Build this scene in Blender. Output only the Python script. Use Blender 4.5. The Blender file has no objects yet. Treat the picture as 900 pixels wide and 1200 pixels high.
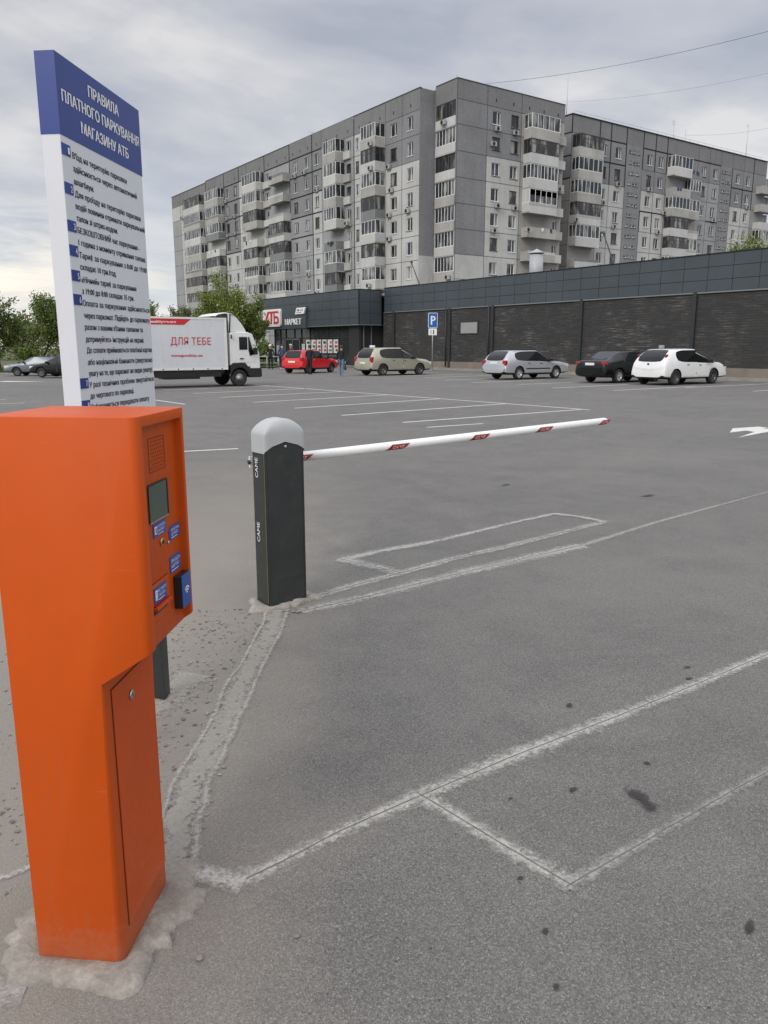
import bpy, bmesh, math, random
from mathutils import Vector, Matrix, noise as mnoise
random.seed(11)
R = math.radians
scn = bpy.context.scene
COL = scn.collection
CAM_YAW = R(35.06); CAM_PITCH = R(11.975); EYE = 1.6

# ------------------------------------------------------------------ materials
def new_mat(name):
    m = bpy.data.materials.new(name); m.use_nodes = True
    nt = m.node_tree; b = nt.nodes['Principled BSDF']
    return m, nt, b
def N(nt, typ, **kw):
    n = nt.nodes.new(typ)
    for k, v in kw.items():
        if k in n.inputs: n.inputs[k].default_value = v
        else: setattr(n, k, v)
    return n
def ramp(nt, fac, stops, interp='LINEAR'):
    r = nt.nodes.new('ShaderNodeValToRGB'); r.color_ramp.interpolation = interp
    e = r.color_ramp.elements
    while len(e) < len(stops): e.new(0.5)
    for i, (p, c) in enumerate(stops):
        e[i].position = p; e[i].color = (c[0], c[1], c[2], 1) if hasattr(c, '__len__') else (c, c, c, 1)
    nt.links.new(fac, r.inputs[0]); return r
def mixc(nt, fac, a, b, mode='MIX'):
    m = nt.nodes.new('ShaderNodeMix'); m.data_type = 'RGBA'; m.blend_type = mode
    for i, v in ((0, fac), (6, a), (7, b)):
        if hasattr(v, 'links') or hasattr(v, 'is_output'): nt.links.new(v, m.inputs[i])
        else: m.inputs[i].default_value = v if i == 0 else (v[0], v[1], v[2], 1)
    return m.outputs[2]
def math_(nt, op, a, b=None, clamp=False):
    m = nt.nodes.new('ShaderNodeMath'); m.operation = op; m.use_clamp = clamp
    for i, v in ((0, a), (1, b)):
        if v is None: continue
        if hasattr(v, 'is_output'): nt.links.new(v, m.inputs[i])
        else: m.inputs[i].default_value = v
    return m.outputs[0]
def coord(nt, out='Object', scale=None):
    t = nt.nodes.new('ShaderNodeTexCoord')
    if scale is None: return t.outputs[out]
    mp = nt.nodes.new('ShaderNodeMapping'); mp.inputs['Scale'].default_value = scale
    nt.links.new(t.outputs[out], mp.inputs[0]); return mp.outputs[0]
def nz(nt, vec, scale, detail=3, rough=.5, dist=0):
    n = nt.nodes.new('ShaderNodeTexNoise'); n.inputs['Scale'].default_value = scale
    n.inputs['Detail'].default_value = detail; n.inputs['Roughness'].default_value = rough; n.inputs['Distortion'].default_value = dist
    nt.links.new(vec, n.inputs[0]); return n.outputs[0]
def bump(nt, b, h, strength=.3, dist=.01):
    n = nt.nodes.new('ShaderNodeBump'); n.inputs['Strength'].default_value = strength; n.inputs['Distance'].default_value = dist
    nt.links.new(h, n.inputs['Height']); nt.links.new(n.outputs[0], b.inputs['Normal']); return n
def plain(name, c, rough=.5, metal=0, var=.0, vscale=3, coat=0, spec=.5, dirt=None, bmp=0, bscale=40):
    """paint / plastic / metal with slight colour and roughness variation"""
    m, nt, b = new_mat(name)
    b.inputs['Roughness'].default_value = rough; b.inputs['Metallic'].default_value = metal
    b.inputs['Coat Weight'].default_value = coat; b.inputs['Specular IOR Level'].default_value = spec
    b.inputs['Base Color'].default_value = (*c, 1)
    v = coord(nt)
    if var or dirt:
        n = nz(nt, v, vscale, 5, .6)
        lo = tuple(x * (1 - var) for x in c); hi = tuple(min(1, x * (1 + var)) for x in c)
        r = ramp(nt, n, [(.3, lo), (.7, hi)]); out = r.outputs[0]
        if dirt:
            n2 = nz(nt, v, vscale * 2.7, 6, .7)
            f = ramp(nt, n2, [(.52, 0), (.72, 1)]); f2 = math_(nt, 'MULTIPLY', f.outputs[0], dirt[1])
            out = mixc(nt, f2, out, dirt[0])
        nt.links.new(out, b.inputs['Base Color'])
        rr = math_(nt, 'MULTIPLY_ADD', n, .2); rr.node.inputs[2].default_value = rough - .1
        nt.links.new(rr, b.inputs['Roughness'])
    if bmp: bump(nt, b, nz(nt, v, bscale, 4, .6), bmp, .004)
    return m

M = {}
def orange(name, c, scale):
    m, nt, b = new_mat(name); v = coord(nt); b.inputs['Specular IOR Level'].default_value = .3
    n = nz(nt, v, 2.5, 5, .6); o = ramp(nt, n, [(.3, tuple(x * .93 for x in c)), (.7, tuple(x * 1.05 for x in c))]).outputs[0]
    # faint rain streaks
    st = nz(nt, coord(nt, 'Object', (30, 30, 1.1)), 1.0, 4, .6); o = mixc(nt, ramp(nt, st, [(.55, 0), (.75, .22)]).outputs[0], o, (.40, .10, .03))
    # dust splashed on the foot
    s_ = nt.nodes.new('ShaderNodeSeparateXYZ'); nt.links.new(v, s_.inputs[0])
    dn = nz(nt, v, 38, 5, .75); g = math_(nt, 'SUBTRACT', math_(nt, 'MULTIPLY', dn, .42), math_(nt, 'MULTIPLY', s_.outputs[2], 1.0))
    o = mixc(nt, ramp(nt, g, [(.08, 0), (.20, .30)]).outputs[0], o, (.34, .22, .15))
    # chips and small scratches
    ch = nt.nodes.new('ShaderNodeTexVoronoi'); ch.inputs['Scale'].default_value = 9; ch.inputs['Randomness'].default_value = 1; nt.links.new(v, ch.inputs[0])
    o = mixc(nt, ramp(nt, ch.outputs['Distance'], [(.018, .75), (.03, 0)]).outputs[0], o, (.62, .40, .26))
    wv = nz(nt, coord(nt, 'Object', (3, 3, 46)), 3.2, 3, .6, 1.2); o = mixc(nt, math_(nt, 'MULTIPLY', ramp(nt, wv, [(.70, 0), (.715, .5)]).outputs[0], ramp(nt, n, [(.5, 0), (.6, 1)]).outputs[0]), o, (.55, .22, .10))
    nt.links.new(o, b.inputs['Base Color']); rr = ramp(nt, dn, [(.3, .40), (.7, .56)]); nt.links.new(rr.outputs[0], b.inputs['Roughness'])
    bump(nt, b, math_(nt, 'ADD', math_(nt, 'MULTIPLY', nz(nt, v, 260, 2, .5), .3), math_(nt, 'MULTIPLY', nz(nt, v, 5, 2, .5), 2.0)), .10, .004); return m
M['orange'] = orange('orange_powder_coat', (.55, .078, .003), 1)
M['orange2'] = orange('orange_powder_coat_door', (.52, .072, .005), 1)
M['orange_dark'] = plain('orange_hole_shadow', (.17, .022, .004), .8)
M['seam'] = plain('dark_seam', (.05, .02, .01), .8)
M['black'] = plain('black_plastic', (.012, .012, .013), .45, var=.2, vscale=8)
M['rubber'] = plain('tyre_rubber', (.022, .022, .022), .85, var=.25, vscale=9)
M['dark_metal'] = plain('dark_grey_powder_coat', (.028, .031, .031), .42, var=.12, vscale=5, dirt=((.09, .085, .075), .25))
M['hood_grey'] = plain('light_grey_plastic', (.42, .435, .44), .42, var=.04, vscale=6, dirt=((.4, .4, .38), .25))
M['boom_white'] = plain('white_boom_paint', (.80, .81, .80), .3, var=.03, vscale=3, dirt=((.55, .54, .5), .3))
M['red_sticker'] = plain('red_reflective', (.30, .010, .012), .35, var=.08)
M['white'] = plain('white_print', (.82, .82, .82), .5)
M['steel'] = plain('brushed_steel', (.55, .55, .54), .3, metal=1, var=.1, vscale=20)
M['galv'] = plain('galvanised_steel', (.42, .44, .45), .5, metal=.6, var=.12, vscale=4)
M['blue_label'] = plain('blue_label', (.018, .075, .33), .4, var=.08)
M['lcd'] = plain('lcd_screen', (.05, .075, .055), .16, var=.1, vscale=4)
M['board'] = plain('white_sign_board', (.67, .69, .73), .45, var=.03, vscale=3, dirt=((.5, .5, .5), .15))
M['board_blue'] = plain('blue_sign_film', (.012, .040, .235), .4, var=.05, vscale=3)
M['ink'] = plain('dark_ink', (.022, .022, .03), .6)
M['brass'] = plain('button_ring', (.55, .45, .2), .35, metal=.8)
M['cladding'] = plain('dark_cladding_panel', (.052, .064, .075), .42, metal=.0, var=.12, vscale=.35, spec=.55)
M['clad_joint'] = plain('cladding_joint', (.014, .016, .018), .8)
M['trim_light'] = plain('light_metal_trim', (.22, .24, .25), .45, metal=.4)
M['column'] = plain('dark_steel_column', (.025, .028, .03), .55, var=.1)
M['dark_wall'] = plain('dark_render', (.022, .022, .024), .75, var=.15, vscale=.7)
M['poster'] = plain('poster_paper', (.62, .62, .60), .55, var=.25, vscale=2.2, dirt=((.2, .18, .18), .9))
M['chalk_text'] = M['white']
M['car_red'] = plain('red_car_paint', (.60, .012, .018), .28, coat=.6, var=.03)
M['car_beige'] = plain('champagne_car_paint', (.42, .40, .32), .32, metal=.35, coat=.5, var=.03)
M['car_silver'] = plain('silver_car_paint', (.50, .52, .55), .32, metal=.4, coat=.5, var=.03)
M['car_black'] = plain('black_car_paint', (.003, .0035, .004), .3, coat=.35, spec=.3)
M['car_white'] = plain('white_car_paint', (.78, .79, .78), .3, coat=.5, var=.02)
M['car_grey'] = plain('grey_blue_car_paint', (.13, .15, .17), .32, metal=.3, coat=.5, var=.03)
M['truck_white'] = plain('white_truck_paint', (.70, .71, .69), .4, var=.04, vscale=1.5, dirt=((.45, .43, .4), .25))
M['truck_box'] = plain('white_box_body', (.60, .62, .65), .5, var=.05, vscale=1.2, dirt=((.42, .42, .42), .3))
M['red_print'] = plain('red_print', (.55, .02, .025), .5)
M['tail'] = plain('tail_light', (.36, .012, .012), .18, coat=.5)
M['tail_clear'] = plain('clear_lamp', (.7, .7, .72), .12, coat=.8)
M['plate'] = plain('number_plate', (.75, .75, .72), .5, var=.2, vscale=22)
M['alloy'] = plain('alloy_rim', (.50, .51, .53), .35, metal=.6)
M['alloy_dark'] = plain('dark_alloy_rim', (.14, .145, .15), .4, metal=.6)
M['skin'] = plain('skin', (.46, .27, .19), .55, var=.06)
M['hair'] = plain('dark_hair', (.025, .018, .014), .6)
M['cloth_black'] = plain('black_cloth', (.012, .012, .014), .9, var=.2, vscale=7)
M['cloth_blue'] = plain('blue_cloth', (.03, .07, .14), .9, var=.2, vscale=7)
M['jeans'] = plain('blue_denim', (.11, .17, .27), .9, var=.2, vscale=7)
M['cloth_grey'] = plain('dark_grey_cloth', (.04, .045, .05), .9, var=.2, vscale=7)
M['shoe'] = plain('light_shoe', (.55, .55, .55), .7)
M['bag'] = plain('light_blue_plastic_bag', (.35, .55, .68), .5)
M['sign_blue'] = plain('road_sign_blue', (.015, .12, .42), .4)
M['kerb'] = plain('kerb_concrete', (.27, .26, .24), .85, var=.15, vscale=1.5, bmp=.2)
M['walkway'] = plain('pavement_tiles', (.24, .225, .20), .9, var=.15, vscale=1.1, bmp=.2)
M['plinth'] = plain('concrete_plinth', (.20, .17, .145), .85, var=.15, vscale=1.4, bmp=.2)
M['pipe'] = plain('vent_pipe_sheet', (.38, .395, .41), .5, metal=.0, var=.08, vscale=2)
M['pillar_stone'] = plain('pebble_stone', (.20, .185, .165), .9, var=.4, vscale=6)
M['roofing'] = plain('bitumen_roof', (.05, .05, .05), .9, var=.2, vscale=.4)
# building paints
def panel_mat(name, c, s=.16):
    m, nt, b = new_mat(name); b.inputs['Roughness'].default_value = .88
    v = coord(nt)
    n = nz(nt, v, .25, 5, .6); n2 = nz(nt, coord(nt, 'Object', (1.2, 1.2, .12)), 1.6, 5, .65)   # vertical weather streaks
    r = ramp(nt, n, [(.3, tuple(x * (1 - s) for x in c)), (.7, tuple(x * (1 + s * .6) for x in c))])
    f = ramp(nt, n2, [(.45, 0), (.75, .35)])
    o = mixc(nt, f.outputs[0], r.outputs[0], tuple(x * .62 for x in c))
    n3 = nz(nt, v, 9, 3, .6)
    o2 = mixc(nt, .25, o, ramp(nt, n3, [(.35, .08), (.65, .75)]).outputs[0], 'SOFT_LIGHT')
    nt.links.new(o2, b.inputs['Base Color']); bump(nt, b, n3, .25, .02)
    return m
M['pan_grey'] = panel_mat('grey_facade_paint', (.235, .238, .247))
M['pan_mid'] = panel_mat('mid_grey_facade_paint', (.33, .335, .345))
M['pan_light'] = panel_mat('pale_aggregate_panel', (.50, .50, .485))
M['pan_warm'] = panel_mat('warm_concrete_panel', (.38, .365, .34))
M['pan_attic'] = panel_mat('attic_concrete_panel', (.205, .205, .208), .12)
M['joint'] = plain('panel_joint', (.075, .075, .078), .9)
M['joint_black'] = plain('bitumen_sealed_joint', (.012, .012, .012), .9)
M['parapet_a'] = panel_mat('old_balcony_concrete', (.42, .41, .385), .24)
M['parapet_b'] = panel_mat('white_balcony_sheet', (.55, .55, .535), .16)
M['parapet_c'] = panel_mat('grey_balcony_sheet', (.22, .225, .23), .18)
M['pvc'] = plain('white_window_frame', (.74, .75, .75), .45, var=.1, vscale=1.5)
M['oldwood'] = plain('old_painted_wood', (.085, .07, .055), .7, var=.3, vscale=2)
def glass_mat(name, curtains=True, base=(.02, .024, .028)):
    m, nt, b = new_mat(name); b.inputs['Roughness'].default_value = .08; b.inputs['Specular IOR Level'].default_value = .6
    if curtains:
        oi = nt.nodes.new('ShaderNodeObjectInfo'); v = coord(nt)
        ad = nt.nodes.new('ShaderNodeVectorMath'); ad.operation = 'ADD'; nt.links.new(v, ad.inputs[0])
        sc = nt.nodes.new('ShaderNodeVectorMath'); sc.operation = 'SCALE'; cx = nt.nodes.new('ShaderNodeCombineXYZ')
        for i in range(3): nt.links.new(oi.outputs['Random'], cx.inputs[i])
        nt.links.new(cx.outputs[0], sc.inputs[0]); sc.inputs['Scale'].default_value = 57; nt.links.new(sc.outputs[0], ad.inputs[1])
        mp = nt.nodes.new('ShaderNodeMapping'); mp.inputs['Scale'].default_value = (1, 1, .35); nt.links.new(ad.outputs[0], mp.inputs[0])
        n = nz(nt, mp.outputs[0], 1.1, 2, .5)
        f = ramp(nt, n, [(.47, base), (.53, (.07, .075, .075)), (.60, (.20, .20, .19)), (.68, (.33, .33, .31))])
        nt.links.new(f.outputs[0], b.inputs['Base Color'])
    else: b.inputs['Base Color'].default_value = (*base, 1)
    return m
M['pane'] = glass_mat('window_pane')
M['car_glass'] = glass_mat('car_glass', False, (.006, .007, .008)); M['car_glass'].node_tree.nodes['Principled BSDF'].inputs['Specular IOR Level'].default_value = .35
M['shop_glass'] = glass_mat('shop_glass', False, (.03, .034, .034))

def asphalt():
    m, nt, b = new_mat('worn_asphalt'); v = coord(nt)
    big = nz(nt, v, .22, 4, .6); mid = nz(nt, v, 2.3, 5, .65); fine = nz(nt, v, 105, 3, .7); fine2 = nz(nt, v, 170, 2, .7)
    base = ramp(nt, big, [(.3, (.132, .127, .118)), (.7, (.176, .169, .156))]).outputs[0]
    base = mixc(nt, ramp(nt, mid, [(.35, 0), (.7, .5)]).outputs[0], base, (.205, .195, .178))
    base = mixc(nt, ramp(nt, nz(nt, v, .9, 6, .7, .8), [(.47, 0), (.64, .45)]).outputs[0], base, (.108, .104, .098))
    # stones in the surface
    vo = nt.nodes.new('ShaderNodeTexVoronoi'); vo.inputs['Scale'].default_value = 230; nt.links.new(v, vo.inputs[0])
    st = ramp(nt, vo.outputs['Color'], [(.0, .24), (.5, .45), (.85, .62), (1, .95)]).outputs[0]
    base = mixc(nt, .8, base, st, 'OVERLAY')
    base = mixc(nt, .55, base, ramp(nt, fine, [(.3, .27), (.7, .72)]).outputs[0], 'OVERLAY')
    vw = nt.nodes.new('ShaderNodeTexVoronoi'); vw.inputs['Scale'].default_value = 330; nt.links.new(v, vw.inputs[0])
    sc2 = nt.nodes.new('ShaderNodeSeparateColor'); nt.links.new(vw.outputs['Color'], sc2.inputs[0])
    base = mixc(nt, ramp(nt, sc2.outputs[0], [(.92, 0), (.95, .6)]).outputs[0], base, (.34, .33, .31))
    base = mixc(nt, ramp(nt, sc2.outputs[1], [(.90, 0), (.94, .55)]).outputs[0], base, (.06, .058, .055))
    # pale grit specks and dark pits
    vo2 = nt.nodes.new('ShaderNodeTexVoronoi'); vo2.inputs['Scale'].default_value = 48; nt.links.new(v, vo2.inputs[0])
    sp = ramp(nt, vo2.outputs['Distance'], [(.07, 1), (.12, 0)]).outputs[0]
    gate = ramp(nt, nz(nt, v, 6, 2), [(.44, 0), (.60, .85)]).outputs[0]
    base = mixc(nt, math_(nt, 'MULTIPLY', sp, gate), base, (.38, .365, .335))
    vo3 = nt.nodes.new('ShaderNodeTexVoronoi'); vo3.inputs['Scale'].default_value = 17; nt.links.new(v, vo3.inputs[0])
    sp3 = ramp(nt, vo3.outputs['Distance'], [(.06, 1), (.10, 0)]).outputs[0]
    gate3 = ramp(nt, nz(nt, v, 3.1, 2), [(.52, 0), (.62, .8)]).outputs[0]
    base = mixc(nt, math_(nt, 'MULTIPLY', sp3, gate3), base, (.045, .042, .04))
    # wind-blown dust on the island side of the lane (world position of the island)
    s = nt.nodes.new('ShaderNodeSeparateXYZ'); nt.links.new(v, s.inputs[0])
    # signed distance from line (0.75,2.12)-(2.1,4.15): positive on island side
    d = math_(nt, 'ADD', math_(nt, 'MULTIPLY', s.outputs[0], -.833), math_(nt, 'MULTIPLY', s.outputs[1], .5537))
    d = math_(nt, 'ADD', d, -.549)
    d = math_(nt, 'ADD', d, math_(nt, 'MULTIPLY', math_(nt, 'ADD', mid, -.5), .9))
    dm = ramp(nt, math_(nt, 'MULTIPLY_ADD', d, .55), [(.0, 0), (.25, .4), (.62, 1)])
    dm_in = dm.inputs[0].links[0].from_node; dm_in.inputs[2].default_value = .30
    far = nt.nodes.new('ShaderNodeVectorMath'); far.operation = 'LENGTH'; nt.links.new(v, far.inputs[0])
    fr = ramp(nt, math_(nt, 'MULTIPLY', far.outputs['Value'], .05), [(.25, 1), (.6, 0)]).outputs[0]
    dust = math_(nt, 'MULTIPLY', dm.outputs[0], fr)
    dust = math_(nt, 'MULTIPLY', dust, .85)
    base = mixc(nt, dust, base, mixc(nt, fine, (.225, .20, .168), (.31, .278, .235)))
    # longer cracks
    # oil drips of the lane
    nt.links.new(base, b.inputs['Base Color']); b.inputs['Roughness'].default_value = .82; b.inputs['Specular IOR Level'].default_value = .35
    hh = math_(nt, 'ADD', math_(nt, 'MULTIPLY', fine, .6), math_(nt, 'MULTIPLY', vo.outputs['Distance'], .5))
    bump(nt, b, hh, .55, .006)
    return m
M['asphalt'] = asphalt()
def cut_mat(name, c1, c2, edge, hard=.12, scale=16, top=.8):
    """ragged dusty mortar strip: uv.y runs -1..1 across the strip"""
    m, nt, b = new_mat(name); v = coord(nt); uv = nt.nodes.new('ShaderNodeUVMap')
    s = nt.nodes.new('ShaderNodeSeparateXYZ'); nt.links.new(uv.outputs[0], s.inputs[0])
    t = math_(nt, 'ABSOLUTE', s.outputs[1])
    n = nz(nt, v, scale, 6, .72, .4); n2 = nz(nt, v, 90, 3, .7)
    pch = ramp(nt, nz(nt, v, 2.6, 5, .65), [(.36, .26), (.62, -.12)]).outputs[0]
    t = math_(nt, 'ADD', t, pch)
    a = math_(nt, 'SUBTRACT', math_(nt, 'ADD', math_(nt, 'MULTIPLY', n, 1.5), math_(nt, 'MULTIPLY', n2, .45)), math_(nt, 'MULTIPLY', t, edge))
    al = ramp(nt, a, [(.5 - hard, 0), (.5 + hard, top)]).outputs[0]
    c = mixc(nt, ramp(nt, n2, [(.3, 0), (.7, 1)]).outputs[0], c1, c2)
    nt.links.new(c, b.inputs['Base Color']); b.inputs['Roughness'].default_value = .95; b.inputs['Specular IOR Level'].default_value = .2
    nt.links.new(al, b.inputs['Alpha']); bump(nt, b, math_(nt, 'ADD', n, n2), .5, .008)
    return m
M['cut_dust'] = cut_mat('saw_cut_dust', (.30, .29, .265), (.54, .525, .485), .88, .30, 30, .88)
M['cut_thin'] = cut_mat('saw_cut_dust_faint', (.28, .27, .25), (.50, .485, .45), .95, .32, 30, .72)
M['mortar_strip'] = cut_mat('mortar_strip', (.27, .255, .225), (.38, .36, .32), .62, .14, 18, .78)
M['cut_line'] = plain('sealed_saw_cut', (.13, .125, .115), .9)
M['mortar'] = None
def mortar():
    m, nt, b = new_mat('rough_mortar'); v = coord(nt)
    n = nz(nt, v, 9, 6, .65); n2 = nz(nt, v, 60, 4, .7); n3 = nz(nt, v, 3, 4, .6)
    c = ramp(nt, n, [(.3, (.22, .20, .17)), (.55, (.31, .285, .25)), (.75, (.40, .375, .335))]).outputs[0]
    c = mixc(nt, ramp(nt, n3, [(.45, 0), (.62, .6)]).outputs[0], c, (.20, .18, .155))
    c = mixc(nt, .35, c, ramp(nt, n2, [(.3, .2), (.7, .8)]).outputs[0], 'OVERLAY')
    nt.links.new(c, b.inputs['Base Color']); b.inputs['Roughness'].default_value = .92
    bump(nt, b, math_(nt, 'ADD', n, math_(nt, 'MULTIPLY', n2, .4)), .6, .012); return m
M['mortar'] = mortar()
def paint_mat():
    m, nt, b = new_mat('worn_road_paint'); v = coord(nt)
    n = nz(nt, v, 7, 6, .7); n2 = nz(nt, v, 40, 4, .7)
    a = ramp(nt, math_(nt, 'ADD', math_(nt, 'MULTIPLY', n, .7), math_(nt, 'MULTIPLY', n2, .4)), [(.36, .15), (.50, .95)]).outputs[0]
    b.inputs['Base Color'].default_value = (.66, .65, .61, 1); b.inputs['Roughness'].default_value = .8
    nt.links.new(a, b.inputs['Alpha']); return m
M['paint'] = paint_mat()
def stain_mat():
    m, nt, b = new_mat('oil_stain'); v = coord(nt); uv = nt.nodes.new('ShaderNodeUVMap')
    l = nt.nodes.new('ShaderNodeVectorMath'); l.operation = 'LENGTH'; nt.links.new(uv.outputs[0], l.inputs[0])
    n = nz(nt, v, 22, 5, .7)
    a = math_(nt, 'SUBTRACT', math_(nt, 'MULTIPLY', n, 1.6), l.outputs['Value'])
    al = ramp(nt, a, [(.0, 0), (.22, .45), (.5, .88)]).outputs[0]
    b.inputs['Base Color'].default_value = (.028, .026, .024, 1); b.inputs['Roughness'].default_value = .6
    nt.links.new(al, b.inputs['Alpha']); return m
M['stain'] = stain_mat()
def brick_mat():
    m, nt, b = new_mat('dark_face_brick'); v = coord(nt)
    br = nt.nodes.new('ShaderNodeTexBrick'); mp = nt.nodes.new('ShaderNodeMapping')
    mp.inputs['Rotation'].default_value = (R(90), 0, R(90))
    s = nt.nodes.new('ShaderNodeSeparateXYZ'); nt.links.new(v, s.inputs[0]); c = nt.nodes.new('ShaderNodeCombineXYZ')
    nt.links.new(math_(nt, 'ADD', s.outputs[0], s.outputs[1]), c.inputs[0]); nt.links.new(s.outputs[2], c.inputs[1])
    nt.links.new(c.outputs[0], br.inputs[0])
    br.inputs['Scale'].default_value = 1; br.inputs['Brick Width'].default_value = .50; br.inputs['Row Height'].default_value = .13
    br.inputs['Mortar Size'].default_value = .013; br.inputs['Mortar Smooth'].default_value = .3; br.inputs['Bias'].default_value = -.2
    br.inputs['Color1'].default_value = (.030, .029, .028, 1); br.inputs['Color2'].default_value = (.046, .044, .042, 1); br.inputs['Mortar'].default_value = (.020, .02, .02, 1)
    st = nz(nt, coord(nt, 'Object', (.5, .5, 9)), 2.2, 5, .75)
    pt = nz(nt, v, .6, 5, .65)
    f = math_(nt, 'MULTIPLY', ramp(nt, st, [(.53, 0), (.62, 1)]).outputs[0], ramp(nt, pt, [(.46, 0), (.60, .9)]).outputs[0])
    o = mixc(nt, f, br.outputs[0], (.16, .155, .15))
    nt.links.new(o, b.inputs['Base Color']); b.inputs['Roughness'].default_value = .7
    bump(nt, b, math_(nt, 'ADD', br.outputs['Fac'], math_(nt, 'MULTIPLY', st, -.4)), .5, -.02); return m
M['brick'] = brick_mat()
def leaf_mat(name, c1, c2, tr=.25):
    m, nt, b = new_mat(name); v = coord(nt)
    n = nz(nt, v, .8, 3, .6); n2 = nz(nt, v, 14, 2, .5)
    f = math_(nt, 'ADD', math_(nt, 'MULTIPLY', n, .6), math_(nt, 'MULTIPLY', n2, .4))
    r = ramp(nt, f, [(.35, c1), (.65, c2)]); nt.links.new(r.outputs[0], b.inputs['Base Color'])
    b.inputs['Roughness'].default_value = .6
    t = nt.nodes.new('ShaderNodeBsdfTranslucent'); nt.links.new(r.outputs[0], t.inputs[0])
    mx = nt.nodes.new('ShaderNodeMixShader'); mx.inputs[0].default_value = tr
    nt.links.new(b.outputs[0], mx.inputs[1]); nt.links.new(t.outputs[0], mx.inputs[2])
    nt.links.new(mx.outputs[0], nt.nodes['Material Output'].inputs[0]); return m
M['leaf_spring'] = leaf_mat('spring_green_leaves', (.12, .17, .025), (.25, .30, .06))
M['leaf_dark'] = leaf_mat('mid_green_leaves', (.065, .10, .02), (.15, .20, .045))
M['leaf_brown'] = leaf_mat('reddish_young_leaves', (.13, .09, .06), (.22, .165, .11))
M['blossom'] = leaf_mat('white_blossom', (.45, .45, .42), (.7, .7, .66))
M['bark'] = plain('bark', (.075, .062, .05), .9, var=.3, vscale=6, bmp=.4)
M['grass'] = leaf_mat('grass_blades', (.05, .075, .015), (.11, .15, .03))
M['soil'] = plain('grassy_soil', (.085, .095, .04), .95, var=.3, vscale=1.3, bmp=.4)

# ------------------------------------------------------------------ mesh helpers
class MB:
    def __init__(s): s.v = []; s.f = []; s.m = []; s.mats = []; s.uv = {}; s.smooth = []
    def mi(s, mat):
        if mat not in s.mats: s.mats.append(mat)
        return s.mats.index(mat)
    def add(s, vs, fs, mat, T=None, smooth=False):
        o = len(s.v); k = s.mi(mat)
        for p in vs:
            p = Vector(p)
            if T is not None: p = T @ p
            s.v.append(p)
        for f in fs: s.f.append([o + i for i in f]); s.m.append(k); s.smooth.append(smooth)
    def box(s, a, b, mat, T=None):
        x0, y0, z0 = a; x1, y1, z1 = b
        x0, x1 = sorted((x0, x1)); y0, y1 = sorted((y0, y1)); z0, z1 = sorted((z0, z1))
        vs = [(x0, y0, z0), (x1, y0, z0), (x1, y1, z0), (x0, y1, z0), (x0, y0, z1), (x1, y0, z1), (x1, y1, z1), (x0, y1, z1)]
        s.add(vs, [(0, 3, 2, 1), (4, 5, 6, 7), (0, 1, 5, 4), (1, 2, 6, 5), (2, 3, 7, 6), (3, 0, 4, 7)], mat, T)
    def quad(s, pts, mat, T=None): s.add(pts, [tuple(range(len(pts)))], mat, T)
    def tube(s, pts, rad, mat, n=8, T=None, cap=True, smooth=True):
        pts = [Vector(p) for p in pts]
        if not hasattr(rad, '__len__'): rad = [rad] * len(pts)
        vs = []; prev = None
        for i, p in enumerate(pts):
            d = (pts[min(i + 1, len(pts) - 1)] - pts[max(i - 1, 0)]).normalized()
            u = d.orthogonal().normalized() if prev is None else (prev - d * prev.dot(d)).normalized()
            prev = u; w = d.cross(u)
            for k in range(n):
                a = 2 * math.pi * k / n; vs.append(p + (u * math.cos(a) + w * math.sin(a)) * rad[i])
        fs = []
        for i in range(len(pts) - 1):
            for k in range(n):
                a = i * n + k; b = i * n + (k + 1) % n; fs.append((a, b, b + n, a + n))
        if cap: fs.append(tuple(range(n - 1, -1, -1))); fs.append(tuple((len(pts) - 1) * n + k for k in range(n)))
        s.add(vs, fs, mat, T, smooth)
    def lathe(s, prof, mat, n=24, T=None, smooth=True):
        """prof: (r, z) along axis z"""
        vs = [(r * math.cos(2 * math.pi * k / n), r * math.sin(2 * math.pi * k / n), z) for r, z in prof for k in range(n)]
        fs = [(i * n + k, i * n + (k + 1) % n, (i + 1) * n + (k + 1) % n, (i + 1) * n + k) for i in range(len(prof) - 1) for k in range(n)]
        if prof[0][0] > 1e-6: fs.append(tuple(range(n - 1, -1, -1)))
        if prof[-1][0] > 1e-6: fs.append(tuple((len(prof) - 1) * n + k for k in range(n)))
        s.add(vs, fs, mat, T, smooth)
    def prism(s, poly, y0, y1, mat, T=None):
        """poly in (x, z), extruded along y"""
        n = len(poly); vs = [(x, y0, z) for x, z in poly] + [(x, y1, z) for x, z in poly]
        fs = [tuple(range(n)), tuple(range(2 * n - 1, n - 1, -1))] + [(i, i + n, (i + 1) % n + n, (i + 1) % n) for i in range(n)]
        s.add(vs, fs, mat, T)
    def build(s, name, parent=None, loc=None, rot=None):
        me = bpy.data.meshes.new(name); me.from_pydata([tuple(v) for v in s.v], [], s.f)
        for m in s.mats: me.materials.append(m)
        for i, p in enumerate(me.polygons): p.material_index = s.m[i]; p.use_smooth = s.smooth[i]
        me.update(); return link(name, me, parent, loc, rot)
def link(name, me, parent=None, loc=None, rot=None):
    o = bpy.data.objects.new(name, me); COL.objects.link(o)
    if parent is not None: o.parent = parent
    if loc is not None: o.location = loc
    if rot is not None: o.rotation_euler = (0, 0, rot)
    return o
def thing(name, label, cat, loc=(0, 0, 0), rot=0, group=None):
    o = bpy.data.objects.new(name, None); COL.objects.link(o); o.location = loc; o.rotation_euler = (0, 0, rot)
    o.empty_display_size = .2
    tag(o, label, cat, group); return o
def tag(o, label, cat, group=None):
    o['label'] = label; o['category'] = cat
    if group: o['group'] = group
    return o
def struct(o): o['kind'] = 'structure'; return o
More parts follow.
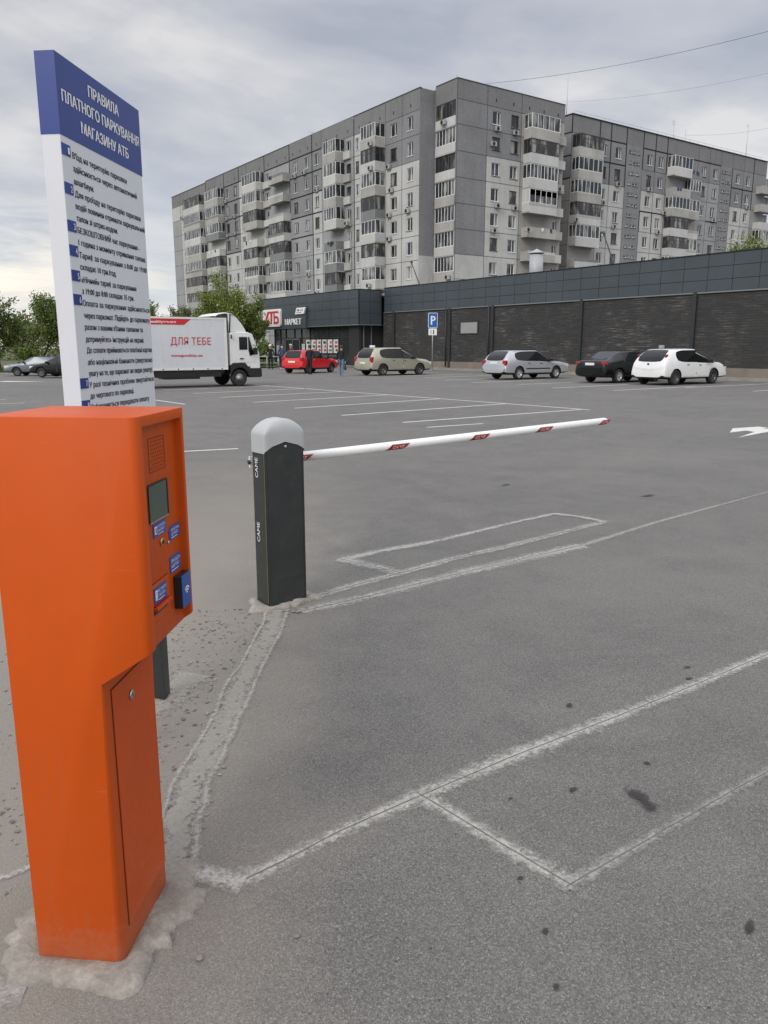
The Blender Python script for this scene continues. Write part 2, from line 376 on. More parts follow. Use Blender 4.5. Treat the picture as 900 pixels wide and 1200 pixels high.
def apply_mods(o):
    bpy.context.view_layer.update()
    dg = bpy.context.evaluated_depsgraph_get()
    me = bpy.data.meshes.new_from_object(o.evaluated_get(dg)); o.modifiers.clear(); old = o.data; o.data = me
    return o
def bevel(o, w, seg=2, angle=30):
    m = o.modifiers.new('b', 'BEVEL'); m.width = w; m.segments = seg; m.limit_method = 'ANGLE'; m.angle_limit = R(angle); m.harden_normals = False
    apply_mods(o)
    for p in o.data.polygons: p.use_smooth = True
    m = o.modifiers.new('w', 'WEIGHTED_NORMAL'); m.keep_sharp = True; apply_mods(o); return o
_tc = {}
def text_geo(txt):
    """flat text as vertices and faces, normalised: x 0..1 over its width, cap height in the same unit scale; returns (verts, faces, w, h)"""
    if txt in _tc: return _tc[txt]
    cu = bpy.data.curves.new('t', 'FONT'); cu.body = txt.replace('ф', 'ɸ'); cu.size = 1; cu.resolution_u = 2; cu.extrude = 0
    o = bpy.data.objects.new('t', cu); COL.objects.link(o); bpy.context.view_layer.update()
    me = bpy.data.meshes.new_from_object(o.evaluated_get(bpy.context.evaluated_depsgraph_get()))
    vs = [v.co.copy() for v in me.vertices]; fs = [tuple(p.vertices) for p in me.polygons]
    bpy.data.objects.remove(o); bpy.data.curves.remove(cu); bpy.data.meshes.remove(me)
    x0 = min(v.x for v in vs); x1 = max(v.x for v in vs)
    _tc[txt] = ([Vector((v.x - x0, v.y, 0)) for v in vs], fs, x1 - x0); return _tc[txt]
def add_text(mb, txt, a0, a1, zb, h, mat, T, bold=0, off=0.0, italic=0):
    """text in the local plane x (right), z (up), facing -y; T places it. cap height h; stretched to a0..a1"""
    vs, fs, w = text_geo(txt); sx = (a1 - a0) / w; sz = h / .70
    vs2 = [(a0 + v.x * sx + italic * v.y * sz, -off, zb + v.y * sz) for v in vs]
    mb.add(vs2, fs, mat, T)
    if bold:
        for dx in (-bold, bold): mb.add([(x + dx, y - max(.0004, bold * .12) * (1 if dx > 0 else 2), z) for x, y, z in vs2], fs, mat, T)

# ------------------------------------------------------------------ camera
cam = bpy.data.cameras.new('camera'); co = bpy.data.objects.new('camera', cam); COL.objects.link(co)
co.location = (0, 0, EYE); co.rotation_euler = (R(90) - CAM_PITCH, 0, -CAM_YAW)
cam.sensor_fit = 'VERTICAL'; cam.sensor_height = 36; cam.lens = 36 * 910 / 1200; cam.clip_start = .05; cam.clip_end = 3000
scn.camera = co

# ------------------------------------------------------------------ light
SUN_AZ = R(248)   # compass-like angle measured from +Y clockwise in this scene's frame
SUN_EL = R(34)
sd = Vector((math.sin(SUN_AZ) * math.cos(SUN_EL), math.cos(SUN_AZ) * math.cos(SUN_EL), math.sin(SUN_EL)))
sl = bpy.data.lights.new('sun', 'SUN'); sl.energy = 1.2; sl.angle = R(28); sl.color = (1, .955, .89)
so = bpy.data.objects.new('sun', sl); COL.objects.link(so); so.rotation_euler = sd.to_track_quat('Z', 'Y').to_euler(); so.location = (0, 0, 50)
w = bpy.data.worlds.new('World'); scn.world = w; w.use_nodes = True; nt = w.node_tree
bg = nt.nodes['Background']; bg.inputs[1].default_value = .1
sky = nt.nodes.new('ShaderNodeTexSky'); sky.sky_type = 'NISHITA'; sky.sun_disc = False; sky.sun_elevation = SUN_EL; sky.sun_rotation = SUN_AZ
tc = nt.nodes.new('ShaderNodeTexCoord'); sx = nt.nodes.new('ShaderNodeSeparateXYZ'); nt.links.new(tc.outputs['Generated'], sx.inputs[0])
zz = math_(nt, 'MAXIMUM', sx.outputs[2], 0.0)
den = math_(nt, 'ADD', zz, .16)
cx = nt.nodes.new('ShaderNodeCombineXYZ')
nt.links.new(math_(nt, 'DIVIDE', sx.outputs[0], den), cx.inputs[0]); nt.links.new(math_(nt, 'DIVIDE', sx.outputs[1], den), cx.inputs[1])
cn = nz(nt, cx.outputs[0], .5, 6, .5, .6); cn2 = nz(nt, cx.outputs[0], 2.2, 5, .55, .3)
cf = math_(nt, 'ADD', math_(nt, 'MULTIPLY', cn, .75), math_(nt, 'MULTIPLY', cn2, .25))
cl = ramp(nt, cf, [(.42, (3.6, 3.8, 4.35)), (.47, (4.4, 4.55, 5.0)), (.515, (5.3, 5.3, 5.5)), (.56, (6.6, 6.45, 6.35))])
# pale warm break low towards the left of the store, bluish gap above it
gd = Vector((-.02, .985, .09)).normalized()
dp = nt.nodes.new('ShaderNodeVectorMath'); dp.operation = 'DOT_PRODUCT'; nt.links.new(tc.outputs['Generated'], dp.inputs[0]); dp.inputs[1].default_value = gd
wide = ramp(nt, dp.outputs['Value'], [(.90, 0), (.999, 1)]).outputs[0]
band = ramp(nt, sx.outputs[2], [(0.0, 1), (.10, .85), (.20, 0)]).outputs[0]
gn = ramp(nt, nz(nt, coord(nt, 'Generated', (3, 3, 22)), 1.4, 5, .6, .4), [(.42, 0), (.62, 1)]).outputs[0]
g1 = math_(nt, 'MULTIPLY', math_(nt, 'MULTIPLY', wide, band), gn)
low = ramp(nt, sx.outputs[2], [(.0, .75), (.22, 0)]).outputs[0]
c1 = mixc(nt, low, cl.outputs[0], (6.6, 6.9, 7.4))
c1 = mixc(nt, math_(nt, 'MULTIPLY', g1, .9), c1, (11.2, 10.0, 8.1))
# overcast dome: brighter towards the zenith
up = ramp(nt, sx.outputs[2], [(0, 1.0), (.36, 1.0), (.65, .55)]).outputs[0]
gain = math_(nt, 'ADD', 1.0, math_(nt, 'MULTIPLY', math_(nt, 'SUBTRACT', 1.0, up), 3.4))
vs_ = nt.nodes.new('ShaderNodeVectorMath'); vs_.operation = 'SCALE'; nt.links.new(c1, vs_.inputs[0]); nt.links.new(gain, vs_.inputs['Scale'])
fin = mixc(nt, .88, sky.outputs[0], vs_.outputs[0])
nt.links.new(fin, bg.inputs[0])
scn.view_settings.view_transform = 'Standard'; scn.view_settings.look = 'None'; scn.view_settings.exposure = .28; scn.view_settings.gamma = 1

# ------------------------------------------------------------------ ground
fw = Vector((math.sin(CAM_YAW), math.cos(CAM_YAW))); rt = Vector((math.cos(CAM_YAW), -math.sin(CAM_YAW)))
def cw(lat, fwd): p = rt * lat + fw * fwd; return p.x, p.y
def sstep(t): t = max(0, min(1, t)); return t * t * (3 - 2 * t)
def gz(x, y):
    p = Vector((x, y)); lat = p.dot(rt); f = p.dot(fw)
    return -.5 * sstep((-lat - 9) / 14) * sstep((f - 36) / 20)
def axis():
    a = [-1500, -700, -300, -150] + [-100 + 4 * i for i in range(0, 51)] + [120, 150, 200, 300, 700, 1500]
    return a
ax = axis(); mb = MB(); n = len(ax)
mb.add([(x, y, gz(x, y)) for y in ax for x in ax], [(j * n + i, j * n + i + 1, (j + 1) * n + i + 1, (j + 1) * n + i) for j in range(n - 1) for i in range(n - 1)], M['asphalt'], None, True)
struct(mb.build('ground'))

def strip(name, pts, width, mat, z=.004, uv=True, line=None, sub=.08, jit=0):
    z = .004 + (z - .004) * .25
    if name == 'saw_cut': width = tuple(x * 1.8 for x in (width if hasattr(width, '__len__') else (width, width)))
    """flat strip along a polyline on the ground"""
    P_ = [Vector((p[0], p[1])) for p in pts]; out = []
    for a, b in zip(P_[:-1], P_[1:]):
        k = max(1, int((b - a).length / sub))
        out += [a.lerp(b, i / k) for i in range(k)]
    out.append(P_[-1]); n = len(out)
    ws = width if hasattr(width, '__len__') else (width, width)
    me_v = []; uvs = []
    for i, p in enumerate(out):
        d = (out[min(i + 1, n - 1)] - out[max(i - 1, 0)]).normalized(); q = Vector((-d.y, d.x)); w_ = ws[0] + (ws[1] - ws[0]) * i / (n - 1)
        jt = jit * (mnoise.noise(Vector((p.x * 7, p.y * 7, 3))))
        for s_ in (-1, 1): r_ = p + q * (s_ * w_ / 2 + jt); me_v.append((r_.x, r_.y, gz(r_.x, r_.y) + z)); uvs.append((i * .1, s_))
    fs = [(2 * i, 2 * i + 2, 2 * i + 3, 2 * i + 1) for i in range(n - 1)]
    fs = [f[::-1] for f in fs]
    m_ = MB(); m_.add(me_v, fs, mat)
    if line:
        o = len(me_v); lv = []
        for i, p in enumerate(out):
            d = (out[min(i + 1, n - 1)] - out[max(i - 1, 0)]).normalized(); q = Vector((-d.y, d.x))
            jt = .003 * mnoise.noise(Vector((p.x * 12, p.y * 12, 9)))
            for s_ in (-1, 1): r_ = p + q * (s_ * line / 2 + jt); lv.append((r_.x, r_.y, gz(r_.x, r_.y) + z + .0015)); uvs.append((0, 0))
        m_.add(lv, fs, M['cut_line'])
    ob = m_.build(name); ul = ob.data.uv_layers.new(name='UVMap')
    for lp in ob.data.loops: ul.data[lp.index].uv = uvs[lp.vertex_index]
    return struct(ob)
# saw cuts for the vehicle loops in the near lane
strip('saw_cut', [(.80, 1.955), (.98, 1.97), (1.23, 2.0), (1.52, 2.01), (1.6, 2.01), (2.0, 2.02)], (.06, .085), M['cut_dust'], .004, line=.0045)
strip('saw_cut', [(2.0, 2.02), (2.65, 2.005), (3.2, 2.0), (4.6, 2.01)], (.085, .045), M['cut_dust'], .0045, line=.004)
strip('saw_cut', [(1.575, 2.03), (1.6, 1.82), (1.62, 1.63), (1.655, 1.36)], .075, M['cut_dust'], .008, line=.0045)
strip('saw_cut', [(1.635, 1.37), (2.3, 1.375), (3.4, 1.37), (4.6, 1.37)], (.055, .025), M['cut_thin'], .012, line=.004)
strip('saw_cut', [(.06, 2.42), (.17, 2.40), (.29, 2.40), (.36, 2.41)], .03, M['cut_dust'], .004)
strip('saw_cut', [(.69, 2.14), (.76, 2.05), (.85, 1.95)], (.06, .09), M['cut_dust'], .0125)
# by the barrier
strip('saw_cut', [(2.2, 4.03), (2.7, 4.04), (3.56, 4.10), (4.9, 4.14)], (.12, .15), M['cut_dust'], .004, line=.008)
strip('saw_cut', [(4.9, 4.14), (6.16, 4.33), (8.6, 4.57)], (.08, .03), M['cut_thin'], .004)
strip('saw_cut', [(2.38, 4.22), (2.8, 4.3), (3.2, 4.35), (3.86, 4.44), (4.42, 4.47), (5.75, 4.61)], (.09, .09), M['cut_dust'], .008, line=.008)
strip('saw_cut', [(3.02, 4.90), (3.39, 4.94), (4.07, 4.95), (5.02, 5.08), (5.66, 5.14)], (.11, .06), M['cut_dust'], .004)
strip('saw_cut', [(3.04, 4.92), (3.12, 4.66), (3.2, 4.36)], .12, M['cut_dust'], .012, line=.008)
strip('saw_cut', [(5.64, 5.14), (5.74, 4.89), (5.76, 4.60)], .09, M['cut_dust'], .012)
strip('mortar_trench', [(.69, 2.15), (.80, 2.36), (.91, 2.56), (1.10, 2.80), (1.24, 2.98), (1.47, 3.30), (1.84, 3.77), (2.1, 4.14)], (.15, .17), M['mortar_strip'], .0055, jit=.03)
def offs(pts, d): 
    out = []
    for i, p in enumerate(pts):
        a = Vector(pts[max(i - 1, 0)]); b = Vector(pts[min(i + 1, len(pts) - 1)]); t = (b - a).normalized(); out.append((p[0] - t.y * d, p[1] + t.x * d))
    return out
TR = [(.69, 2.15), (.80, 2.36), (.91, 2.56), (1.10, 2.80), (1.24, 2.98), (1.47, 3.30), (1.84, 3.77), (2.1, 4.14)]
strip('saw_cut', offs(TR, -.062), (.032, .026), M['cut_thin'], .010, jit=.02)
strip('saw_cut', offs(TR, .062), (.022, .02), M['cut_thin'], .010, jit=.02)
strip('mortar_patch', [(-.25, 2.12), (.02, 2.0), (.22, 1.9)], .22, M['cut_thin'], .004)
strip('mortar_patch', [(.93, 3.22), (1.12, 3.36), (1.32, 3.50)], .30, M['mortar_strip'], .004)
strip('mortar_patch', [(2.45, 4.95), (2.72, 5.05)], .2, M['cut_thin'], .004)
# stains
def stain(x, y, a, b, ang):
    mb = MB(); n = 24; vs = [(0, 0, 0)]; uv = [(0, 0)]
    for k in range(n):
        t = 2 * math.pi * k / n; u, v_ = math.cos(t), math.sin(t)
        px, py = a * u, b * v_; vs.append((px * math.cos(ang) - py * math.sin(ang), px * math.sin(ang) + py * math.cos(ang), 0)); uv.append((u, v_))
    mb.add(vs, [(0, k + 1, (k + 1) % n + 1) for k in range(n)], M['stain'], Matrix.Translation((x, y, .0035 + .0005)))
    o = mb.build('oil_stain'); ul = o.data.uv_layers.new(name='UVMap')
    for lp in o.data.loops: ul.data[lp.index].uv = uv[lp.vertex_index]
    struct(o)
for x, y, a, b, an in [(2.215, 1.54, .115, .045, 1.3), (1.33, 1.13, .022, .014, .6), (2.58, 2.2, .035, .02, .5), (2.06, 1.72, .035, .018, .2), (2.44, 1.68, .022, .02, 0),
                       (1.55, 1.48, .018, .013, 0), (1.45, 1.28, .018, .013, .5), (1.83, 1.81, .016, .011, 0), (3.28, 2.06, .03, .02, 0), (3.4, 2.15, .03, .018, 0), (1.93, .96, .045, .02, .4),
                       (7.2, 5.2, .15, .06, .1), (6.4, 6.6, .12, .05, .3)]:
    stain(x, y, a, b, an)
# road paint
def lines(name, segs, w_=.10):
    for k, (a, b) in enumerate(segs): strip(name, [a, b], w_, M['paint'], .004 + .001 * (k % 3), sub=2)
lines('parking_line', [((15.02, 31.2), (16.1, 13.6))] + [(a, b) for a, b in [((10.04, 13.6), (16.0, 13.8)), ((9.9, 15.88), (15.9, 16.5)), ((10.06, 18.52), (15.75, 19.3)), ((10.16, 21.2), (15.6, 21.95)), ((10.3, 23.95), (15.45, 24.6)), ((10.4, 26.6), (15.3, 27.2)), ((10.3, 29.3), (15.15, 29.8))]], .11)
lines('parking_line', [((4.2, 11.75), (5.23, 11.54)), ((9.82, 12.47), (11.3, 12.41)), ((3.9, 24.81), (4.55, 24.79)), ((3.2, 27.0), (4.41, 26.81)), ((8.1, 24.4), (8.2, 21.6))], .09)
lines('parking_line', [((28.2, 19.0), (34.4, 18.95)), ((24.1, 19.3), (29.6, 19.45)), ((23.6, 21.9), (28.6, 22.1)), ((24.6, 24.8), (29, 25)), ((24.2, 27.4), (29.2, 27.7)), ((25, 30.3), (30, 30.6)), ((26, 33.3), (32, 34)), ((26.5, 36), (32, 36.3)), ((27, 40), (32, 40.2)), ((28, 16), (34.4, 16.05))], .11)
def flat(name, pts, mat, z): 
    mb = MB(); mb.quad([(x, y, gz(x, y) + z) for x, y in pts], mat); return struct(mb.build(name))
flat('road_arrow', [(13.30, 7.80), (14.45, 8.15), (14.55, 8.38), (13.95, 8.36), (14.75, 8.78), (15.5, 8.66), (15.42, 8.42), (15.05, 8.36), (16.6, 8.2), (16.5, 7.98), (14.95, 8.05)], M['paint'], .004)
ax_, ay_ = cw(-17.6, 37.6)
flat('road_arrow', [(ax_ - .9, ay_), (ax_ - .2, ay_ + 1.2), (ax_ + .2, ay_ + .5), (ax_ + 1.2, ay_ - .9), (ax_ + .2, ay_ - .5)], M['paint'], .004)

# kerbs, pavement by the store, verge at the left
mb = MB(); mb.box((36.15, -5, .0), (37.5, 53.6, .115), M['walkway']); mb.box((34.0, 53.6, 0), (37.5, 75, .115), M['walkway']); struct(mb.build('pavement'))
mb = MB()
y = -5
while y < 53.3: mb.box((36.0, y + .01, 0), (36.148, y + .99, .125), M['kerb']); y += 1
y = 53.75
while y < 74: mb.box((33.85, y + .01, 0), (33.998, y + .99, .125), M['kerb']); y += 1
struct(mb.build('kerb'))
# grass verge behind the parked cars on the left and behind the truck
def sheet(name, pts, mat, h, sub=12):
    mb = MB(); a, b, c, d = [Vector(p) for p in pts]; vs = []
    for j in range(sub + 1):
        for i in range(sub + 1):
            p = a.lerp(b, i / sub).lerp(d.lerp(c, i / sub), j / sub); vs.append((p.x, p.y, gz(p.x, p.y) + h + .05 * mnoise.noise(Vector((p.x * .3, p.y * .3, 0)))))
    s_ = sub + 1
    mb.add(vs, [(j * s_ + i, j * s_ + i + 1, (j + 1) * s_ + i + 1, (j + 1) * s_ + i) for j in range(sub) for i in range(sub)], mat, None, True)
    return struct(mb.build(name))
A_ = cw(-60, 63.2); B_ = cw(-12.5, 63.2); C_ = cw(-12.5, 130); D_ = cw(-90, 130)
sheet('verge', [A_, B_, cw(-34, 420), cw(-300, 420)], M['soil'], .10, 30)
sheet('verge', [cw(-12.4, 63.2), cw(-8.6, 62.2), cw(-10, 100), cw(-14.4, 130)], M['soil'], .10, 20)
mb = MB()
for k in range(48):
    a = cw(-60 + k, 63.1); b = cw(-60 + k + .98, 63.1)
    mb.tube([(a[0], a[1], gz(*a) + .04), (b[0], b[1], gz(*b) + .04)], .11, M['kerb'], 4, smooth=False)
struct(mb.build('kerb'))
# grass blades (countless): thin upright faces near the verge's front edge
rg = random.Random(5); mb = MB()
for k in range(9000):
    x, y = cw(rg.uniform(-34, -9), 63.4 + rg.random() ** 1.5 * 14)
    if (Vector((x, y)).dot(rt) > -12.6) and (Vector((x, y)).dot(fw) < 65): y += 2
    h = rg.uniform(.08, .32); a = rg.uniform(0, 6.3); dx, dy = math.cos(a) * .05, math.sin(a) * .05; z = gz(x, y) + .08
    mb.add([(x - dx, y - dy, z), (x + dx, y + dy, z), (x + dx * .3 + rg.uniform(-.06, .06), y + dy * .3, z + h)], [(0, 1, 2)], M['grass'])
o = mb.build('grass'); o['kind'] = 'stuff'; o['label'] = 'rough green grass growing along the verge under the trees'; o['category'] = 'grass'
# grit and pebbles around the island
rg = random.Random(9); mb = MB()
def pebble(mb, x, y, s, mat, z=0):
    vs = []; n = 6; T = Matrix.Translation((x, y, z)) @ Matrix.Rotation(rg.uniform(0, 6), 4, 'Z')
    e = (rg.uniform(.7, 1.4), rg.uniform(.7, 1.2), rg.uniform(.45, .8))
    for zz_, r_ in ((-.2, .75), (.35, 1), (.8, .6)):
        for k in range(n):
            a = 2 * math.pi * k / n; q = r_ * rg.uniform(.8, 1.15)
            vs.append((math.cos(a) * q * s * e[0], math.sin(a) * q * s * e[1], zz_ * s * e[2] + .1 * s))
    fs = [(i * n + k, i * n + (k + 1) % n, (i + 1) * n + (k + 1) % n, (i + 1) * n + k) for i in range(2) for k in range(n)] + [tuple(2 * n + k for k in range(n))]
    mb.add(vs, fs, mat, T)
for k in range(1700):
    t = rg.random(); x = .75 + 1.35 * t; y = 2.12 + 2.05 * t; d = rg.uniform(-.12, 1.1) ** 1
    d = abs(d) * rg.choice((1, 1, 1, .5)); x -= .83 * d; y += .55 * d
    if k % 6 == 0: x = rg.uniform(-.1, .9); y = rg.uniform(2.3, 6)
    pebble(mb, x, y, rg.choice((.0022, .003, .003, .004, .004, .006, .0085)), rg.choice((M['pillar_stone'], M['pillar_stone'], M['cut_line'], M['kerb'])), .002)
for x, y, s in [(1.36, 3.42, .016), (.25, 2.66, .012), (.21, 2.8, .008), (.87, 1.66, .009), (.62, 1.74, .008), (1.9, 3.1, .007), (1.32, 1.72, .006)]: pebble(mb, x, y, s, M['pillar_stone'], .004)
for k in range(160): pebble(mb, rg.uniform(1, 6), rg.uniform(1, 6), rg.choice((.002, .003, .004)), rg.choice((M['pillar_stone'], M['cut_line'])), .001)
o = mb.build('gravel'); o['kind'] = 'stuff'; o['label'] = 'loose grit and small pebbles scattered over the dusty asphalt'; o['category'] = 'gravel'

# ------------------------------------------------------------------ payment kiosk
def fixn(o):
    bm = bmesh.new(); bm.from_mesh(o.data); bmesh.ops.recalc_face_normals(bm, faces=bm.faces[:]); bm.to_mesh(o.data); bm.free(); return o
def cut(o, cutter):
    fixn(o); fixn(cutter)
    m = o.modifiers.new('c', 'BOOLEAN'); m.operation = 'DIFFERENCE'; m.object = cutter; m.solver = 'EXACT'
    apply_mods(o); me = cutter.data; bpy.data.objects.remove(cutter); return o
def smooth_by_angle(o, ang=35):
    bm = bmesh.new(); bm.from_mesh(o.data)
    for f in bm.faces: f.smooth = True
    for e in bm.edges:
        e.smooth = not (len(e.link_faces) == 2 and e.calc_face_angle(0) > R(ang))
    bm.to_mesh(o.data); bm.free(); return o
KR = math.atan2(-.64229, .76646)
kiosk = thing('payment_kiosk', 'orange metal parking payment kiosk with a small dark screen, set in mortar', 'payment machine', (.269, 1.985, 0), KR)
mb = MB()
mb.prism([(0, -.012), (.234, -.012), (.234, .795), (.363, .880), (.363, 1.446), (0, 1.446)], 0, .327, M['orange'])
body = mb.build('body', kiosk); fixn(body)
c = MB(); c.box((.343, .036, .70), (.40, .296, 1.420), M['orange']); cut(body, c.build('cutter', kiosk))
bm = bmesh.new(); bm.from_mesh(body.data)
es = [e for e in bm.edges if abs(abs((e.verts[0].co - e.verts[1].co).normalized().z) - 1) < 1e-3 and max(e.verts[0].co.x, e.verts[1].co.x) > .2 and (min(e.verts[0].co.y, e.verts[1].co.y) < .001 or max(e.verts[0].co.y, e.verts[1].co.y) > .326)]
bmesh.ops.bevel(bm, geom=es, offset=.020, segments=5, profile=.5, affect='EDGES')
es = [e for e in bm.edges if e.calc_face_angle(0) > .5]
bmesh.ops.bevel(bm, geom=es, offset=.0025, segments=2, profile=.5, affect='EDGES'); bm.to_mesh(body.data); bm.free()
bpy.context.view_layer.update(); smooth_by_angle(body, 30)
TP = Matrix.Translation((.343, 0, 0)) @ Matrix.Rotation(R(90), 4, 'Z')      # recessed control panel
def panel_box(mb, a0, a1, z0, z1, d0, d1, mat): mb.box((a0, -d1, z0), (a1, -d0, z1), mat, TP)
mb = MB()
for i in range(8):
    for j in range(6):
        a = .126 + j * .0145 + (.007 if i % 2 else 0); z = 1.310 + i * .0092
        mb.add([(a + .0028 * math.cos(t * 1.047), -.0009, z + .0026 * math.sin(t * 1.047)) for t in range(6)], [(0, 1, 2, 3, 4, 5)], M['orange_dark'], TP)
for a0, a1, z0, z1 in [(.112, .1135, 1.30, 1.384), (.2155, .217, 1.30, 1.384), (.1135, .2155, 1.30, 1.3015), (.1135, .2155, 1.3825, 1.384)]: panel_box(mb, a0, a1, z0, z1, .0002, .001, M['orange_dark'])
mb.build('speaker_grille', kiosk)
mb = MB(); z0, z1, a0, a1 = 1.180, 1.270, .094, .216
for q in [(a0, a1, z1, z1 + .004), (a0, a1, z0 - .004, z0), (a0 - .004, a0, z0, z1), (a1, a1 + .004, z0, z1)]: panel_box(mb, *q, .0003, .003, M['black'] if q[2] != z0 - .004 else M['steel'])
fr = mb.build('screen', kiosk)
mb = MB(); mb.box((a0, -.0016, z0), (a1, -.0006, z1), M['lcd'], TP); mb.build('display_glass', fr)
def label(name, a0, a1, z0, z1, num, l1, l2, notch=0, parent=kiosk):
    mb = MB(); pts = [(a0 + notch, z0), (a1, z0), (a1, z1), (a0 + notch, z1)] + ([(a0, z1 - .009), (a0, z0 + .006)] if notch else [])
    k = len(pts); mb.add([(a, -.0022, z) for a, z in pts] + [(a, -.0004, z) for a, z in pts], [tuple(range(k))] + [(i, i + k, (i + 1) % k + k, (i + 1) % k) for i in range(k)], M['blue_label'], TP)
    ta = a0 + .006 + notch
    if num:
        mb.box((a0 + .006, -.0030, z0 + .008), (a0 + .020, -.0024, z1 - .007), M['white'], TP)
        add_text(mb, num, a0 + .010, a0 + .016, z0 + .011, z1 - z0 - .021, M['ink'], TP, off=.0034); ta = a0 + .026
    h = (z1 - z0)
    add_text(mb, l1, ta, a1 - .005, z1 - h * .38, h * .2, M['white'], TP, off=.0028)
    add_text(mb, l2, ta, a1 - .012, z1 - h * .70, h * .2, M['white'], TP, off=.0028)
    mb.box((ta, -.0028, z0 + h * .12), (a1 - .018, -.0024, z0 + h * .16), M['white'], TP)
    return mb.build(name, parent)
label('instruction_label', .110, .192, 1.138, 1.172, '1', 'НАТИСНІТЬ', 'КНОПКУ')
label('instruction_label', .213, .290, 1.106, 1.142, '', 'КНОПКА', 'ДОПОМОГИ', .008)
label('instruction_label', .208, .284, 1.018, 1.062, '', 'ПРИКЛАДІТЬ', 'КАРТКУ')
T2 = TP @ Matrix.Translation((.160, 0, 1.118)) @ Matrix.Rotation(R(90), 4, 'X')
mb = MB(); mb.lathe([(.0095, 0), (.0095, .004), (.0075, .005)], M['brass'], 20, T2); bt = mb.build('push_button', kiosk)
mb = MB(); mb.lathe([(.006, .0045), (.0055, .0062), (.0, .0064)], M['black'], 16, T2); mb.build('button_cap', bt)
mb = MB(); mb.lathe([(.0045, 0), (.0045, .004), (0, .0042)], M['steel'], 14, TP @ Matrix.Translation((.205, 0, 1.105)) @ Matrix.Rotation(R(90), 4, 'X')); mb.build('screw', kiosk)
mb = MB(); mb.add([(.0005 + .045 + .011 * math.cos(t), -.0007, 1.19 + .018 * math.sin(t)) for t in [R(-90 + 15 * i) for i in range(13)]], [tuple(range(13))], M['black'], TP); mb.build('sensor_slot', kiosk)
# ticket reader flap
mb = MB(); a0, a1, z0, z1 = .052, .188, .930, 1.026
for q in [(a0, a1, z1, z1 + .0016), (a0, a1, z0 - .0016, z0), (a0 - .0016, a0, z0, z1), (a1, a1 + .0016, z0, z1)]: panel_box(mb, *q, .0002, .0009, M['seam'])
panel_box(mb, a0 + .0005, a1 - .0005, z0 + .0005, z1 - .0005, .0002, .003, M['orange2']); fl = mb.build('ticket_flap', kiosk)
mb = MB(); panel_box(mb, .078, .170, .949, .962, .0032, .0045, M['black']); panel_box(mb, .074, .174, .963, .970, .0032, .016, M['orange2']); panel_box(mb, .078, .170, .9705, .973, .0032, .010, M['red_sticker']); mb.build('ticket_slot', fl)
_TP = TP; TP = TP @ Matrix.Translation((0, -.003, 0)); label('instruction_label', .082, .164, .976, 1.016, '2', 'ВСТАВТЕ', 'ТАЛОН', parent=fl); TP = _TP
# contactless reader box
mb = MB(); mb.box((.226, -.024, .916), (.2935, -.0003, 1.006), M['blue_label'], TP); rd = mb.build('card_reader', kiosk); rd.data.materials.clear(); rd.data.materials.append(M['blue_label']); rd.data.materials.append(M['black'])
for p in rd.data.polygons:
    nrm = p.normal; p.material_index = 0 if nrm.x > .9 else 1
bevel(rd, .002, 2)
mb = MB()
for k, r_ in enumerate((.006, .0135, .021)):
    pts = []
    for i in range(9):
        t = R(42 + i * 12); pts.append((.260 + r_ * math.cos(t) * 1.0, .949 + r_ * math.sin(t)))
    for (x0_, z0_), (x1_, z1_) in zip(pts[:-1], pts[1:]):
        dx, dz = x1_ - x0_, z1_ - z0_; l = math.hypot(dx, dz); nx, nz_ = -dz / l * .0022, dx / l * .0022
        mb.quad([(x0_ - nx, -.0248, z0_ - nz_), (x1_ - nx, -.0248, z1_ - nz_), (x1_ + nx, -.0248, z1_ + nz_), (x0_ + nx, -.0248, z0_ + nz_)], M['white'], TP)
mb.build('contactless_symbol', rd)
# service door on the pedestal
TD = Matrix.Translation((.234, 0, 0)) @ Matrix.Rotation(R(90), 4, 'Z')
mb = MB(); mb.box((.044, -.0012, .086), (.312, -.0002, .764), M['seam'], TD); dr = mb.build('service_door', kiosk)
mb = MB(); mb.box((.0468, -.0030, .089), (.3092, -.0013, .761), M['orange2'], TD); dp_ = mb.build('door_panel', dr)
mb = MB(); TL = TD @ Matrix.Translation((.155, -.003, .700)) @ Matrix.Rotation(R(90), 4, 'X')
mb.lathe([(.013, 0), (.013, .004), (.010, .0055), (.0, .0056)], M['steel'], 22, TL); mb.box((-.0012, -.005, .0057), (.0012, .005, .0062), M['black'], TL); mb.build('door_lock', dr)
